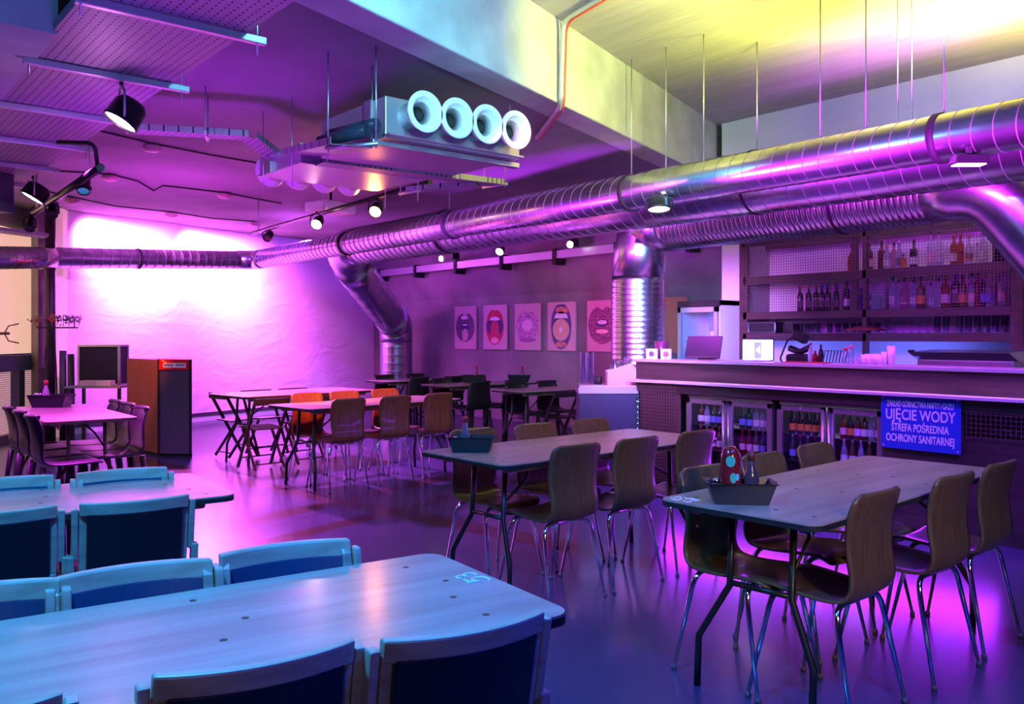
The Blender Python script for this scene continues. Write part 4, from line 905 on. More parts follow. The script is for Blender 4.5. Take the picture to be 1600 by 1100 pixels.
for i, (x, lb, ar) in enumerate(((712, 'print of dark glittering lips with a dripping tongue, leftmost on the back wall', art1), (757, 'print of wide open red lips with a red tongue', art2), (806, 'print of pink glittery pursed lips', art3),
                                 (857, 'print of dark lips biting a round citrus slice', art4), (919, 'print of glittering multicoloured lips partly hidden by the ribbed duct', art5))): poster(i, x, lb, ar)
q = P(1069, 500, Y=10.17); t = MB().box((q.x-.2, 10.165, 1.735), (.55, .03, .84)).build('lips_poster', mat('poster_orange', (.62, .24, .12), .6)); tag(t, 'orange-edged print mostly hidden behind the ribbed duct', 'poster')
# ------------------------------------------------------------------ plywood shell chair (front looks along +X)
def shell_mesh(w_scale=1.0, hgt=1.0):
    prof = [(.225, .410), (.212, .433), (.17, .447), (.08, .442), (-.04, .432), (-.12, .431), (-.170, .442), (-.196, .474), (-.202, .53), (-.197, .60), (-.200, .68), (-.218, .765), (-.245, .848)]
    wid = [.190, .195, .200, .203, .200, .198, .194, .189, .186, .187, .193, .199, .199]
    pts = []
    for i in range(len(prof)-1):
        for s in range(4):
            t = s/4; p0 = prof[max(i-1, 0)]; p1 = prof[i]; p2 = prof[i+1]; p3 = prof[min(i+2, len(prof)-1)]
            cr = lambda a, b, c, d: .5*((2*b)+(-a+c)*t+(2*a-5*b+4*c-d)*t*t+(-a+3*b-3*c+d)*t**3)
            pts.append((cr(p0[0], p1[0], p2[0], p3[0]), cr(p0[1], p1[1], p2[1], p3[1]), wid[i]*(1-t)+wid[i+1]*t))
    pts.append((*prof[-1], wid[-1]))
    L = [0]
    for i in range(1, len(pts)): L.append(L[-1]+math.hypot(pts[i][0]-pts[i-1][0], pts[i][1]-pts[i-1][1]))
    T = L[-1]; b = MB(); rows = []; n = 14; R = .05
    # extra rows near the ends for round corners
    for i, (x, z, w_) in enumerate(pts):
        d = min(L[i], T-L[i]); w2 = w_
        if d < R: w2 = w_-(R-math.sqrt(max(0, R*R-(R-d)**2)))
        k = max(0, min(1, (z-.5)/.25))
        rows.append([b.b.verts.new((x+k*.020*(u*u), u*w2, z+(1-k)*.012*abs(u)**3)) for u in [-1+2*j/n for j in range(n+1)]])
    for i in range(len(rows)-1):
        for j in range(n):
            f = b.b.faces.new((rows[i][j], rows[i][j+1], rows[i+1][j+1], rows[i+1][j])); f.smooth = True
    return b
def ply_chair(m, label, grp):
    t = thing('plywood_chair', label, 'chair', (0, 0, 0), 0, grp)
    shell_mesh().build('seat_shell', m, t, solid=.012, smooth=True)
    for sx in (-1, 1):
        for sy in (-1, 1):
            x = .13*sx-.01
            pth = fillet([(x, .0, .425), (x, sy*.185, .425), (x+sx*.085, sy*.225, .015)], .07, 6)
            k_ = len(pth); MB().tube(pth, [.0115 if i < k_-1 else .0075 for i in range(k_)], 10).build('leg', chrome, t)
            MB().lathe([(.012, 0), (.013, .012), (.008, .02)], 10, Matrix.Translation((x+sx*.086, sy*.2255, 0))).build('foot', mat('clear_foot', (.10, .10, .12), .3), t)
    return t
# ------------------------------------------------------------------ folding table (long axis = Y)
K = 1.106      # furniture scale in room units
TZ_ = .763*K
def fold_table(label, loc, w_, l_, rz=0, grp=None, top=tabletop_m, legs=black, h=.763, dots=True, edge=blackm, splay=1):
    w_ *= .8; l_ *= .8; t = thing('folding_table', label, 'table', (loc[0]*.885, loc[1]*.885, 0), rz, grp); t.scale = (K, K, K)
    pts = rrect(-w_/2, -l_/2, w_/2, l_/2, .055)
    MB().prism(pts, h-.006, h).build('tabletop', top, t)
    MB().prism(rrect(-w_/2-.002, -l_/2-.002, w_/2+.002, l_/2+.002, .056), h-.026, h-.006).build('edge_band', edge, t)
    MB().span((-w_/2+.09, -l_/2+.10, h-.062), (-w_/2+.13, l_/2-.10, h-.026)).build('rail', tablewood, t, bev=.01); MB().span((w_/2-.13, -l_/2+.10, h-.062), (w_/2-.09, l_/2-.10, h-.026)).build('rail', tablewood, t, bev=.01)
    for e in (-1, 1):
        y = e*(l_/2-.22)
        for s in (-1, 1):
            MB().tube([(s*.135, y, h-.03), (s*.135, y+e*.02, .42), (s*.25, y+e*.07, .20), (s*.25, y+e*.08, 0)], .0145, 10).build('leg', legs, t)
        MB().tube([(-.135, y+e*.02, .43), (.135, y+e*.02, .43)], .012, 8).build('cross_bar', legs, t)
        MB().tube([(.132, y, .52), (.10, y-e*.18, .62), (0, y-e*.32, h-.03)], .008, 8).build('brace', legs, t)
    if dots:
        b = MB()
        for (x, y) in [(w_*f, l_*g) for f in (-.36, -.1, .13, .36) for g in (-.42, -.14, .14, .42)]:
            b.lathe([(.009, 0), (.009, .0008)], 10, Matrix.Translation((x+random.uniform(-.02, .02), y+random.uniform(-.05, .05), h-.0002)))
        b.build('screw_plugs', mat('plug_brown', (.10, .04, .03), .5), t)
    return t
gA = 'folding tables in the row before the bar'
tA = fold_table('folding table marked 55 nearest the bar, condiment tray on its near end', (-2.50, 4.53, 0), .86, 2.33, math.radians(3.0), gA)
tB = fold_table('folding table between the table marked 55 and the orange-lit table', (-4.70, 4.57, 0), .94, 2.28, math.radians(1.0), gA)
tC = fold_table('folding table with orange-lit chairs in the middle of the hall', (-9.42, 5.52, 0), .92, 2.32, math.radians(5.5), gA, dots=False)
tD = fold_table('folding table with black slatted chairs, closest to the white wall', (-11.80, 5.67, 0), 1.05, 2.2, math.radians(6), gA, dots=False, top=mat('red_lit_laminate', (.36, .15, .10), .3))  # orange light put into the red-brown of this top
tF = fold_table('large folding table marked 53 in the left foreground', (-2.40, .62, 0), .86, 2.42, math.radians(-6), 'folding tables in the foreground')
tE = fold_table('folding table behind the foreground one, glaring white at its right corner', (-4.86, .62, 0), .88, 2.35, math.radians(-4), 'folding tables in the foreground')
tG = fold_table('folding table with moulded brown chairs by the left windows', (-10.22, 2.27, 0), .84, 2.2, math.radians(90-1.0), None, dots=False, legs=mat('red_brown_steel', (.12, .04, .04), .4), top=mat('pink_brown_laminate', (.42, .24, .24), .3), edge=mat('edge_brown', (.15, .07, .07), .5))
gH = 'dark tables below the lip prints'
tH1 = fold_table('dark table nearest the far corner duct', (-13.65, 9.10, 0), .78, 1.95, 0, gH, dots=False)
tH2 = fold_table('dark table in the middle below the lip prints', (-11.85, 9.15, 0), .86, 1.95, 0, gH, dots=False)
tH3 = fold_table('dark table left of the service cabinet below the lip prints', (-9.95, 9.15, 0), .78, 1.95, 0, gH, dots=False)
# chalk numbers
def strokes(tab, name, lst, z=TZ_+.0006, r=.0020):
    b = MB(); inv = (Matrix.Translation(tab.location) @ Matrix.Rotation(tab.rotation_euler[2], 4, 'Z') @ Matrix.Scale(K, 4)).inverted()
    for s in lst:
        b.tube([inv @ P(x, y, z=z) for x, y in s], r, 6)
    o = b.build(name, chalk, tab); o.scale = (1, 1, 1); return o
c = lambda x, y: (690+x/13.33, 870+y/13.33)
strokes(tF, 'chalk_number', [[c(735, 380), c(715, 355), c(650, 335), c(560, 335), c(490, 350), c(450, 372), c(460, 390), c(500, 392), c(540, 408)], [c(440, 378), c(350, 400), c(300, 418), c(330, 440), c(420, 442)],
    [c(460, 475), c(520, 490), c(600, 525), c(530, 545)], [c(600, 525), c(700, 512), c(825, 498)], [c(825, 502), c(690, 500), c(630, 480), c(640, 455), c(720, 428), c(820, 415), c(930, 430), c(1010, 465), c(1005, 485), c(975, 500)]])
c = lambda x, y: (1030+x/8, 700+y/8)
strokes(tA, 'chalk_number', [[c(145, 625), c(180, 645), c(240, 650), c(285, 635), c(270, 612), c(215, 612)], [c(215, 612), c(190, 630)], [c(300, 655), c(340, 675), c(400, 672), c(420, 650), c(385, 632), c(345, 635), c(320, 620)], [c(400, 625), c(460, 640), c(525, 655), c(450, 660), c(410, 640)]], r=.002)
# ------------------------------------------------------------------ chairs at the tables
gP = 'plywood shell chairs'
pc0 = ply_chair(walnut, '', gP)
def put(proto, used, x, y, deg, label, grp=None, sc=None):
    sc = sc or (K, 1.0, K)
    if not used: proto.location = (x, y, 0); proto.rotation_euler = (0, 0, math.radians(deg)); proto['label'] = label; proto.scale = sc
    else: dup(proto, (x, y, 0), math.radians(deg), label, grp, sc)
A_ = [(-2.00, 3.42, 181, 'plywood chair on the bar side of table 55, nearest the camera'), (-1.98, 4.11, 179, 'plywood chair on the bar side of table 55, middle of three'), (-2.00, 4.68, 180, 'plywood chair on the bar side of table 55, farthest of three'),
      (-2.37, 3.4, -3, 'plywood chair on the left side of table 55, nearest the chalk mark'), (-2.45, 3.99, 0, 'plywood chair on the left side of table 55, middle of three'), (-2.50, 4.6, 2, 'plywood chair on the left side of table 55, nearest the fridges'),
      (-3.88, 3.53, 180, 'plywood chair at the middle table, right side, nearest the camera with a violet streak'), (-3.88, 4.06, 180, 'plywood chair at the middle table, right side, second from the camera'), (-3.89, 4.66, 181, 'plywood chair at the middle table, right side, closest to the bar'),
      (-4.45, 3.56, 0, 'plywood chair behind the condiment tray of the middle table'), (-4.43, 4.11, 0, 'plywood chair at the middle table, left side, middle of three'), (-4.42, 4.66, 1, 'plywood chair at the middle table, left side, closest to the service cabinet')]
for i, a in enumerate(A_): put(pc0, i > 0, *a)
oc0 = ply_chair(orange_lit_ply, '', 'orange-lit plywood chairs')
Cc = [(-8.02, 4.32, 182, 'orange-lit plywood chair with its back to the camera, leftmost of the near three'), (-8.06, 4.9, 183, 'orange-lit plywood chair with its back to the camera, middle of the near three'), (-8.13, 5.5, 184, 'orange-lit plywood chair with its back to the camera, rightmost of the near three'),
      (-8.56, 4.38, 4, 'bright orange-lit plywood chair beyond the table, leftmost of the far three'), (-8.6, 4.87, 4, 'orange-lit plywood chair beyond the table, middle of the far three'), (-8.66, 5.45, 4, 'orange-lit plywood chair beyond the table, rightmost of the far three')]
for i, a in enumerate(Cc): put(oc0, i > 0, *a)
# wooden upholstered chair
def wood_chair(label):
    t = thing('upholstered_chair', label, 'chair', (0, 0, 0), 0, 'pale wooden chairs with dark leather pads')
    def Q(x, z): return x-(z-.45)*.22         # lean of the back
    # back panel frame: curved rails
    def rail(z0, z1, w_, curve, th=.030):
        b = MB(); n = 12; R = []
        for j in range(n+1):
            u = -1+2*j/n; y = u*w_; xc = -.215-curve*(1-u*u)
            R.append([b.b.verts.new((Q(xc+dx, z), y, z)) for dx, z in ((-th/2, z0), (th/2, z0), (th/2, z1), (-th/2, z1))])
        for i in range(n):
            for j in range(4): b.b.faces.new((R[i][j], R[i][(j+1) % 4], R[i+1][(j+1) % 4], R[i+1][j]))
        b.b.faces.new(R[0][::-1]); b.b.faces.new(R[-1]); return b
    rail(.768, .818, .215, .045).build('top_rail', ash, t, bev=.006)
    rail(.515, .560, .215, .045).build('lower_rail', ash, t, bev=.006)
    for s in (-1, 1):
        MB().extr([(Q(-.230, .515), s*.185, .515), (Q(-.200, .515), s*.185, .515), (Q(-.200, .78), s*.185, .78), (Q(-.230, .78), s*.185, .81)], (0, s*.030, 0)).build('side_rail', ash, t, bev=.004)
        MB().extr([(Q(-.225, .60), s*.218, .60), (Q(-.175, .60), s*.218, .60), (Q(-.185, .796), s*.218, .796), (Q(-.225, .796), s*.218, .796)], (0, s*.026, 0)).build('upper_post', ash, t, bev=.005)
        MB().extr([(-.275, s*.232, 0), (-.235, s*.232, 0), (-.185, s*.232, .45), (Q(-.19, .62), s*.232, .62), (Q(-.235, .62), s*.232, .62), (-.235, s*.232, .40)], (0, s*.030, 0)).build('leg', ash, t, bev=.005)
        MB().extr([(.215, s*.222, 0), (.245, s*.222, 0), (.235, s*.222, .43), (.195, s*.222, .43)], (0, s*.036, 0)).build('leg', ash, t, bev=.005)
        MB().span((-.21, s*.218, .37), (.22, s*.244, .425)).build('seat_rail', ash, t)
    MB().span((.205, -.22, .37), (.23, .22, .425)).build('seat_rail', ash, t); MB().span((-.22, -.22, .37), (-.19, .22, .425)).build('seat_rail', ash, t)
    MB().tube([(-.24, -.232, .26), (-.24, .232, .26)], .012, 8).build('stretcher', ash, t)
    b = MB(); b.prism(rrect(-.21, -.218, .24, .218, .05), .425, .475); b.build('seat_pad', leather, t, bev=.018)
    for nm, dx, mm in (('back_pad', .006, leather_b), ('rear_panel', -.010, leather)):
        b = MB(); n = 12; R = []
        for j in range(n+1):
            u = -1+2*j/n; y = u*.188; xc = -.215-.045*(1-(y/.215)**2)+dx
            R.append([b.b.verts.new((Q(xc+ddx, z), y, z)) for ddx, z in ((-.009, .555), (.009, .555), (.009, .775), (-.009, .775))])
        for i in range(n):
            for j in range(4): b.b.faces.new((R[i][j], R[i][(j+1) % 4], R[i+1][(j+1) % 4], R[i+1][j]))
        b.b.faces.new(R[0][::-1]); b.b.faces.new(R[-1]); b.build(nm, mm, t, bev=.004)
    return t
wc = wood_chair('')
W_ = [(-1.92, 1.25, 170, 'pale wooden chair with black leather back, nearest the right corner of table 53'), (-2.04, .80, 170, 'pale wooden chair with black leather back at the bottom centre of the view'), (-2.14, 0.24, 170, 'pale wooden chair barely showing in the bottom left corner'),
      (-2.23, 1.14, -10, 'blue-lit wooden chair across table 53, nearest its right end'), (-2.27, .70, -10, 'blue-lit wooden chair across table 53, middle of the far side'), (-2.33, 0.3, -10, 'blue-lit wooden chair across table 53 at the left edge'),
      (-4.02, 1.13, 170, 'wooden chair with black back panel at the second table, right of two'), (-4.12, 0.65, 170, 'wooden chair with black back panel at the second table, left of two'),
      (-4.2, 1.2, -9, 'bright blue-lit wooden chair beyond the second table, right of two'), (-4.29, 0.7, -9, 'bright blue-lit wooden chair beyond the second table, left of two')]
for i, a in enumerate(W_): put(wc, i > 0, *a, sc=(K, .96, K))
# moulded plastic chair
def shell2(label, m, grp):
    t = thing('moulded_chair', label, 'chair', (0, 0, 0), 0, grp)
    b = MB(); n = 12; rows = []
    pr = [(.22, .44, .20), (.21, .455, .21), (.1, .45, .215), (-.08, .445, .21), (-.17, .455, .205), (-.205, .50, .20), (-.215, .60, .195), (-.235, .72, .185), (-.26, .80, .17), (-.275, .815, .14)]
    for x, z, w_ in pr:
        k = max(0, min(1, (z-.5)/.2)); rows.append([b.b.verts.new((x+k*.05*(u*u), u*w_, z-k*.012*u*u)) for u in [-1+2*j/n for j in range(n+1)]])
    for i in range(len(rows)-1):
        for j in range(n): b.b.faces.new((rows[i][j], rows[i][j+1], rows[i+1][j+1], rows[i+1][j]))
    b.build('seat_shell', m, t, solid=.022, sub=1, smooth=True)
    MB().tube([(-.215, y, .815-.012*(y/.17)**2) if False else (-.268+.05*(y/.17)**2, y, .812) for y in [-.165+.33*j/10 for j in range(11)]], .019, 8).build('rolled_edge', m, t)
    for sx in (-1, 1):
        for sy in (-1, 1): MB().tube([(sx*.18-.01, sy*.17, .44), (sx*.235-.01, sy*.20, 0)], [.024, .015], 10).build('leg', m, t)
    return t
mb_ = shell2('', mat('aubergine_plastic', (.045, .02, .04), .34), 'moulded chairs by the windows')
G_ = [(-8.1, 1.78, 90, 'moulded dark chair by the windows, nearest the camera of the left three'), (-8.65, 1.79, 90, 'moulded dark chair by the windows, middle of the left three'), (-9.2, 1.8, 90, 'moulded dark chair by the windows, farthest of the left three'),
      (-8.35, 2.22, -92, 'moulded dark chair beside the wooden cabinet, nearest the camera'), (-8.85, 2.24, -92, 'moulded dark chair beside the wooden cabinet, middle of three'), (-9.35, 2.26, -92, 'moulded dark chair beside the wooden cabinet, farthest of three')]
for i, a in enumerate(G_): put(mb_, i > 0, *a, sc=(K, K, K))
mk = shell2('', mat('black_shell', (.012, .010, .016), .5), 'black chairs at the dark tables')
H_ = [(-12.26, 7.63, 0, 'black chair by the far duct at the left dark table, nearer one'), (-12.3, 8.27, 0, 'black chair by the far duct at the left dark table, farther one'), (-11.7, 7.63, 180, 'black chair seen from behind at the left dark table, nearer one'), (-11.66, 8.27, 180, 'black chair at the left dark table, right side, farther one'),
      (-10.71, 7.72, 0, 'black chair on the left side of the middle dark table, nearer one'), (-10.73, 8.41, 0, 'black chair on the left side of the middle dark table, farther one'), (-10.16, 7.66, 180, 'large black chair seen from behind at the middle dark table'), (-10.11, 8.27, 180, 'black chair on the right side of the middle dark table, farther one'),
      (-9.07, 7.83, 0, 'black chair on the left side of the dark table near the service cabinet, nearer one'), (-9.1, 8.45, 0, 'black chair on the left side of the dark table near the service cabinet, farther one')]
for i, a in enumerate(H_): put(mk, i > 0, *a, sc=(K, K, K))
# folding slatted chair
def slat_chair(label):
    t = thing('folding_chair', label, 'chair', (0, 0, 0), 0, 'black folding chairs')
    for s in (-1, 1):
        MB().box((-.015, s*.19, .39), (.032, .018, .82), 0, Matrix.Rotation(-.50, 4, 'Y')).build('leg', black, t)
        MB().box((-.02, s*.165, .235), (.028, .018, .50), 0, Matrix.Rotation(.62, 4, 'Y')).build('leg', black, t)
    b = MB()
    for i in range(6): b.box((-.12+i*.058, 0, .445+i*.003), (.045, .35, .014))
    b.build('seat', black, t)
    b = MB(); n = 8
    for zz, hh in ((.735, .07),):
        pts = [(-.215-.02*(1-(u)**2), u*.20) for u in [-1+2*j/n for j in range(n+1)]]
        b.prism(pts+[(x-.014, y) for x, y in pts[::-1]], zz-hh/2, zz+hh/2)
    b.build('back_rail', black, t)
    MB().tube([(.15, -.19, .13), (.15, .19, .13)], .008, 6).build('stretcher', black, t); MB().tube([(-.14, -.165, .08), (-.14, .165, .08)], .008, 6).build('stretcher', black, t)
    return t
sc0 = slat_chair('')
D_ = [(-10.8, 4.36, 95, 'black folding chair standing edge-on at the left end of the table by the white wall'), (-9.64, 4.22, 184, 'black folding chair seen from behind at the left of the table by the white wall'), (-9.74, 4.8, 184, 'black folding chair half hidden behind the orange-lit chairs'),
      (-10.75, 4.75, 6, 'black folding chair on the white-wall side of the far table, left'), (-10.8, 5.3, 6, 'black folding chair on the white-wall side of the far table, right'),
      (-8.4, 7.74, 180, 'black folding chair beside the service cabinet, nearer one'), (-8.38, 8.36, 180, 'black folding chair beside the service cabinet, farther one')]
for i, a in enumerate(D_): put(sc0, i > 0, *a, sc=(K, K, K))
# ------------------------------------------------------------------ condiment trays
def caddy(label, loc, rz, big=False, sc=1.0):
    t = thing('condiment_tray', label, 'tray', loc, rz, 'black condiment trays'); L_, W2, h_ = .26*sc, .15*sc, .085*sc
    b = MB()
    def ring(l, w_, z): return [b.b.verts.new((x, y, z)) for x, y in ((-l/2, -w_/2), (l/2, -w_/2), (l/2, w_/2), (-l/2, w_/2))]
    r = [ring(L_*.78, W2*.78, 0), ring(L_, W2, h_), ring(L_*1.06, W2*1.08, h_), ring(L_*1.06, W2*1.08, h_-.004), ring(L_-.006, W2-.006, h_-.002) if False else ring(L_*.96, W2*.95, h_-.002), ring(L_*.76, W2*.74, .006)]
    b.b.faces.new(r[0][::-1]); 
    for i in range(len(r)-1):
        if i == 2: continue
        for j in range(4): b.b.faces.new((r[i][j], r[i][(j+1) % 4], r[i+1][(j+1) % 4], r[i+1][j]))
    b.b.faces.new(r[5]); 
    for j in range(4): b.b.faces.new((r[2][j], r[2][(j+1) % 4], r[4][(j+1) % 4], r[4][j]))
    t.scale = (K, K, K); b.build('tub', mat('tray_black', (.014, .018, .026), .38), t); return t
def small_bottle(name, label, loc, h, r, m, capm, kind='sauce', lb=None, grp=None):
    t = thing(name, label, 'bottle', loc, 0, grp); t.scale = (K, K, K)
    if kind == 'sauce': MB().lathe([(r*.9, 0), (r, .005), (r, h*.45), (r*.75, h*.58), (r*.42, h*.75), (r*.40, h*.84)], 16).build('glass_body', m, t); MB().lathe([(r*.48, h*.82), (r*.48, h), (0, h)], 14).build('cap', capm, t)
    elif kind == 'shaker': MB().lathe([(r, 0), (r*.85, h*.4), (r, h*.7), (r*.8, h*.8)], 14).build('glass_body', m, t); MB().lathe([(r*.9, h*.78), (r*.8, h), (0, h*1.02)], 12).build('cap', capm, t)
    else: MB().lathe([(r*.8, 0), (r, .01), (r*1.05, h*.3), (r, h*.8), (r*.8, h*.92), (r*.5, h), (0, h)], 18).build('glass_body', m, t)
    if lb: MB().lathe([(r*1.03, h*.12), (r*1.04, h*.13), (r*1.04, h*.4), (r*1.03, h*.41)], 16, cap=False).build('paper_label', lb, t)
    return t
pA = P(1156, 785, z=TZ_); a0 = math.radians(45)
caddy('black condiment tray with sauces on the near end of table 55', (pA.x, pA.y, TZ_), a0, True)
def rel(p, dx, dy, a): return (p.x+K*(dx*math.cos(a)-dy*math.sin(a)), p.y+K*(dx*math.sin(a)+dy*math.cos(a)), TZ_+.008)
shk = mat('salt_glass', (.5, .6, .8), .1, trans=.5)
small_bottle('ketchup_bottle', 'dark red ketchup bottle with green leaf label in the tray on table 55', rel(pA, -.035, .0, a0), .215, .040, mat('ketchup_red', (.18, .01, .02), .15, coat=.5), Cgld, 'tube')
# leaf mark on ketchup bottle, pepper label
small_bottle('sauce_bottle', 'clear brown-capped sauce bottle beside the ketchup in the tray on table 55', rel(pA, .045, .0, a0), .195, .030, mat('sauce_glass', (.08, .05, .08), .08, trans=.3), mat('cap_brown', (.12, .02, .02), .4), 'sauce')
small_bottle('salt_shaker', 'little glass shaker left of the ketchup in the tray on table 55', rel(pA, -.09, .01, a0), .085, .016, shk, chrome, 'shaker')
sticks = bpy.data.objects
kbo = [o for o in sticks if o.name.startswith('ketchup_bottle') and o.type == 'EMPTY'][0]
nd = (Vector((0, 0, 0))-Vector((kbo.location.x, kbo.location.y, 0))).normalized(); az = math.atan2(nd.x, -nd.y)
def decal(parent, name, m, r0, z, rx, rz_, az, off=0):
    b = MB(); n = 18; pts = []
    for j in range(n):
        a = 2*PI*j/n; th = az+off+rx*math.cos(a)/r0; pts.append((r0*math.sin(th), -r0*math.cos(th), z+rz_*math.sin(a)))
    b.b.faces.new([b.b.verts.new(p) for p in pts]); return b.build(name, m, parent)
decal(kbo, 'leaf_mark', mat('teal_print', (.03, .45, .30), .5),   .0432, .160, .019, .022, az); decal(kbo, 'leaf_mark', mat('teal_print'), .0432, .095, .013, .020, az, .25); decal(kbo, 'leaf_mark', mat('teal_print2', (.10, .6, .65), .5), .0434, .098, .009, .014, az, .65)
pB = P(738, 705, z=TZ_); caddy('black condiment tray on the left end of the middle table', (pB.x, pB.y, TZ_), a0)
small_bottle('sauce_bottle', 'clear sauce bottle with red cap in the tray of the middle table', rel(pB, -.04, .0, a0), .19, .028, mat('sauce_clear', (.45, .4, .6), .06, trans=.7), Cred, 'sauce')
small_bottle('salt_shaker', 'glass salt shaker left of the sauce bottle on the middle table', rel(pB, -.095, -.0, a0), .075, .016, shk, chrome, 'shaker')
small_bottle('salt_shaker', 'glass pepper shaker right of the sauce bottle on the middle table', rel(pB, .0, .02, a0), .06, .016, shk, chrome, 'shaker')
pG = P(81, 636, z=TZ_); caddy('black condiment tray on the table by the left windows', (pG.x, pG.y, TZ_), .9, sc=1.35)
small_bottle('sauce_bottle', 'pink-lit sauce bottle with red cap on the table by the left windows', rel(pG, -.05, 0, .9), .24, .036, mat('sauce_pink', (.6, .3, .5), .1, trans=.4), Cred, 'sauce')
small_bottle('salt_shaker', 'round shaker on the table by the left windows', rel(pG, -.13, 0, .9), .12, .034, mat('shaker_lilac', (.5, .4, .7), .2), Csil, 'shaker')
for x, y, lb in ((-12.1, 9.2, 'middle dark table'), (-11.62, 9.85, 'far end of the middle dark table')):
    c_ = Vector((x*.885, y*.885, TZ_)); caddy('black condiment tray on the '+lb, c_, .8, sc=1.25)
    small_bottle('sauce_bottle', 'small red-capped sauce bottle on the '+lb, rel(c_, .04, 0, .8), .22, .03, mat('sauce_dim', (.2, .06, .1), .2), Cred, 'sauce')
# ------------------------------------------------------------------ wooden cabinet and things in the left corner
cb = thing('wooden_cabinet', 'tall angled wooden cabinet with a perforated purple-grey front and red plate', 'cabinet')
cC0 = Vector((-11.57, 3.64, 0)); cC1 = Vector((-12.52, 3.52, 0)); cC2 = Vector((-11.24, 3.96, 0)); cC3 = Vector((-12.45, 4.35, 0))
MB().prism([(v.x, v.y) for v in (cC0, cC2, cC3, cC1)], .04, 1.26).build('body', mat('red_wood', (.26, .075, .035), .45, kind='grain_z', color2=(.17, .05, .025), scale=4), cb)
MB().prism([((v.x-cC0.x)*.97+cC0.x-.01, (v.y-cC0.y)*.97+cC0.y+.02) for v in (cC0, cC2, cC3, cC1)], 0, .04).build('plinth', blackm, cb)
d_ = (cC2-cC0).normalized(); n_ = Vector((d_.y, -d_.x, 0)); W3 = (cC2-cC0).length
b = MB(); k0 = cC0+n_*.004
b.extr([k0+Vector((0, 0, .04)), k0+d_*W3+Vector((0, 0, .04)), k0+d_*W3+Vector((0, 0, 1.27)), k0+Vector((0, 0, 1.27))], n_*.012)
b.build('perforated_front', mat('mauve_panel', (.10, .085, .14), .55, kind='noise', color2=(.05, .045, .08), scale=60), cb)
for q0_ in (0, W3-.03):
    k1 = cC0+n_*.016+d_*q0_; b = MB(); b.extr([k1+Vector((0, 0, .04)), k1+d_*.03+Vector((0, 0, .04)), k1+d_*.03+Vector((0, 0, 1.27)), k1+Vector((0, 0, 1.27))], n_*.008); b.build('corner_strip', blackm, cb)
rp_ = thing('red_plate', 'red plate with a white strip of lettering on top of the wooden cabinet front', 'sign', cC0+d_*(W3/2)+n_*.032+Vector((0, 0, 1.20)), math.atan2(d_.y, d_.x))
MB().box((0, 0, 0), (.40, .010, .135)).build('plate', mat('sign_red', (.62, .01, .015), .4), rp_)
MB().box((.01, -.007, -.01), (.31, .004, .062)).build('white_strip', mat('strip_white', (.8, .78, .8), .5), rp_)
b = MB()
for i, (x, w_) in enumerate(((-.115, .016), (-.09, .014), (-.068, .016), (-.044, .014), (-.020, .016), (.045, .016), (.068, .012), (.092, .018), (.118, .014), (.140, .014))):
    b.box((x, -.0095, -.01+.006*(i % 2)), (w_, .001, .024)); 
b.build('lettering', mat('ink_black', (.02, .02, .03), .5), rp_)
b = MB(); b.extr([(-.18, -.007, .06), (-.15, -.007, .06), (-.09, -.007, .025), (-.11, -.007, .02)], (0, .001, 0)); b.build('yellow_mark', mat('yellow_ink', (.8, .6, .05), .5), rp_)
# flight case
q = P(162, 608, Y=3.55); t = thing('flight_case', 'upright black flight case with silver edges on the side table by the white wall', 'case', (q.x, q.y, .845), math.radians(50))
MB().box((0, 0, .29), (.60, .28, .58)).build('shell', blackm, t)
b = MB()
for x in (-.3, .3):
    b.box((x, -.14, .29), (.035, .03, .60)); b.box((x, .14, .29), (.035, .03, .60))
for z in (0, .58):
    b.box((0, -.14, z), (.62, .03, .035)); b.box((0, .14, z), (.62, .03, .035)); b.box((-.3, 0, z), (.035, .3, .035)); b.box((.3, 0, z), (.035, .3, .035))
b.build('edging', steel, t, bev=.004)
for z in (.16, .42): MB().box((-.325, -.02, z), (.02, .05, .09)).build('latch', mat('brass', (.6, .45, .2), .3, .9), t)
st = thing('side_table', 'low side table under the flight case by the white wall', 'table', (q.x+.1, q.y, 0), math.radians(50))
MB().box((0, -.12, .83), (.8, .56, .03)).build('tabletop', mat('violet_top', (.30, .28, .36), .5), st)
for x in (-.37, .37):
    for y in (-.35, .10): MB().box((x, y, .41), (.04, .04, .82)).build('leg', black, st)
for x_, lb, cc in ((-.12, 'small pink-lit mixer on the side table, left one', Lp), (.22, 'small white-lit mixer on the side table beside the cabinet', Lw)):
    o = MB().box((0, 0, .04), (.24, .16, .08)).build('audio_mixer', cc, bev=.01); v = Matrix.Rotation(math.radians(50), 4, 'Z') @ Vector((x_*.6, -.30, 0)); o.location = (q.x+.1+v.x, q.y+v.y, .845); o.rotation_euler = (0, 0, math.radians(50)); tag(o, lb, 'mixer', 'mixers on the side table')
pq = P(122, 606, Y=3.7); t = thing('moving_head_lamp', 'small black stage lamp with cable left of the flight case', 'lamp', (pq.x, pq.y, .62))
MB().lathe([(.09, 0), (.10, .03), (.07, .05)], 18).build('base', black, t); MB().box((0, 0, .12), (.05, .05, .16)).build('yoke', black, t); MB().lathe([(.07, 0), (.085, .1), (.06, .12)], 18, Matrix.Translation((0, 0, .20))).build('head', black, t)
MB().tube([(-.05, 0, .03), (-.25, 0, .08), (-.35, 0, -.05), (-.4, .05, -.25)], .010, 6).build('cable', blackm, t)
o = MB().box((pq.x, pq.y, .31), (.34, .34, .62)).build('amplifier_case', blackm, bev=.01); tag(o, 'dark case under the small stage lamp behind the window table', 'case')
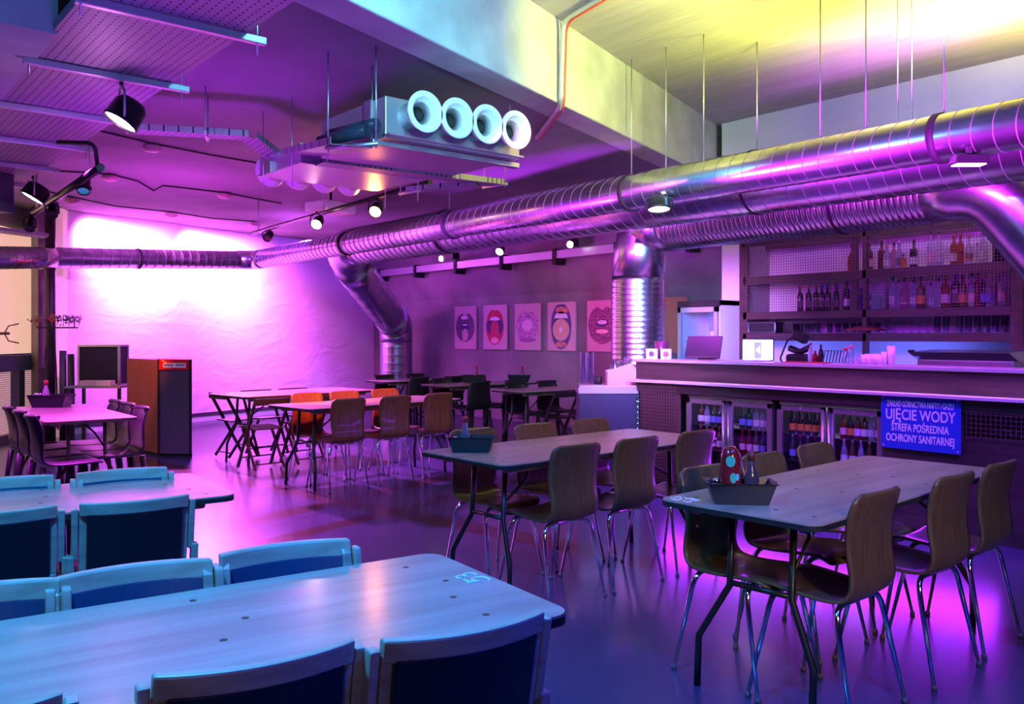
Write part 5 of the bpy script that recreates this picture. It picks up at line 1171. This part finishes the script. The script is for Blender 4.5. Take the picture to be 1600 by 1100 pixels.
# flower arrangement on its wall bracket
q = P(90, 512, d=12.6); t = thing('flower_shelf', 'thin dark bracket shelf carrying a row of dried flowers by the pillar', 'shelf', q, math.radians(50))
MB().box((0, 0, 0), (.56, .10, .02)).build('board', blackm, t); MB().tube([(-.05, 0, 0), (-.03, .02, -.55), (0, .02, -1.5+0)], .010, 6).build('cord', blackm, t); MB().tube([(.25, 0, 0), (.25, 0, .12)], .008, 6).build('end_pin', blackm, t)
fl_ = thing('dried_flowers', 'row of dried red, violet and pink flowers on the bracket shelf', 'flowers', q+Vector((0, 0, .012)), math.radians(50))
cols = [((.30, .20, .16), -.33), ((.45, .16, .12), -.27), ((.16, .12, .30), -.18), ((.75, .12, .05), -.08), ((.20, .12, .18), 0), ((.25, .10, .55), .09), ((.16, .10, .12), .17), ((.35, .30, .30), .25), ((.65, .25, .60), .32)]
for i, (cc, x) in enumerate(cols):
    b = MB()
    for k_ in range(26):
        v = Vector((random.gauss(0, .035), random.gauss(0, .03), .10+random.gauss(0, .035))); s = random.uniform(.012, .024)
        b.box(v, (s, s*1.4, s*.5), random.uniform(0, 6), Matrix.Rotation(random.uniform(0, 3), 4, 'X'))
    b.tube([(0, 0, 0), (0, 0, .09)], .005, 5)
    o = b.build('flower_head', mat('petal%d' % i, cc, .7), fl_); o.location = (x, 0, random.uniform(-.01, .02))
# wall lamp bracket on the left window
q = P(8, 521, d=11.6); t = thing('window_handle', 'thin brown forked bracket fixed to the left window', 'bracket', q, math.radians(50))
MB().tube([(-.35, 0, 0), (.06, 0, 0)], .018, 8).build('arm', mat('brown_rod', (.15, .09, .07), .5), t)
for s in (-1, 1): MB().tube([(.0, 0, s*.01), (.06, -.02, s*.10), (.21, -.04, s*.13)], .009, 6).build('prong', mat('brown_rod'), t)
# small dark cylinders by the pillar and column cables
q = P(99, 600, d=12.9)
for i, (dx, h_) in enumerate(((0, 1.35), (.12, 1.30))):
    o = MB().lathe([(.05, 0), (.05, h_)], 14, Matrix.Translation((q.x+dx*.64, q.y+dx*.77, 0))).build('rolled_banner', mat('rolled_dark', (.05, .05, .08), .4)); tag(o, ('left', 'right')[i]+' dark rolled tube standing between the pillar and the flight case', 'tube', 'rolled tubes by the pillar')
pp = P(79, 525, d=12.85); o = MB().tube([(pp.x, pp.y, 0), (pp.x, pp.y, 3.5)], .075, 12).build('pipe', mat('black_pipe', (.03, .02, .03), .4)); tag(o, 'thick black vertical pipe in front of the brown pillar', 'pipe')

# ------------------------------------------------------------------ bring everything to real metres
KS = .904
for o in list(C.objects):
    if o.parent is None:
        o.location = o.location*KS
        if o.type == 'LIGHT':
            d = o.data; d.energy *= KS*KS
            if d.type == 'AREA': d.size *= KS; d.size_y *= KS
            else: d.shadow_soft_size *= KS
        elif o.type != 'CAMERA': o.scale = o.scale*KS
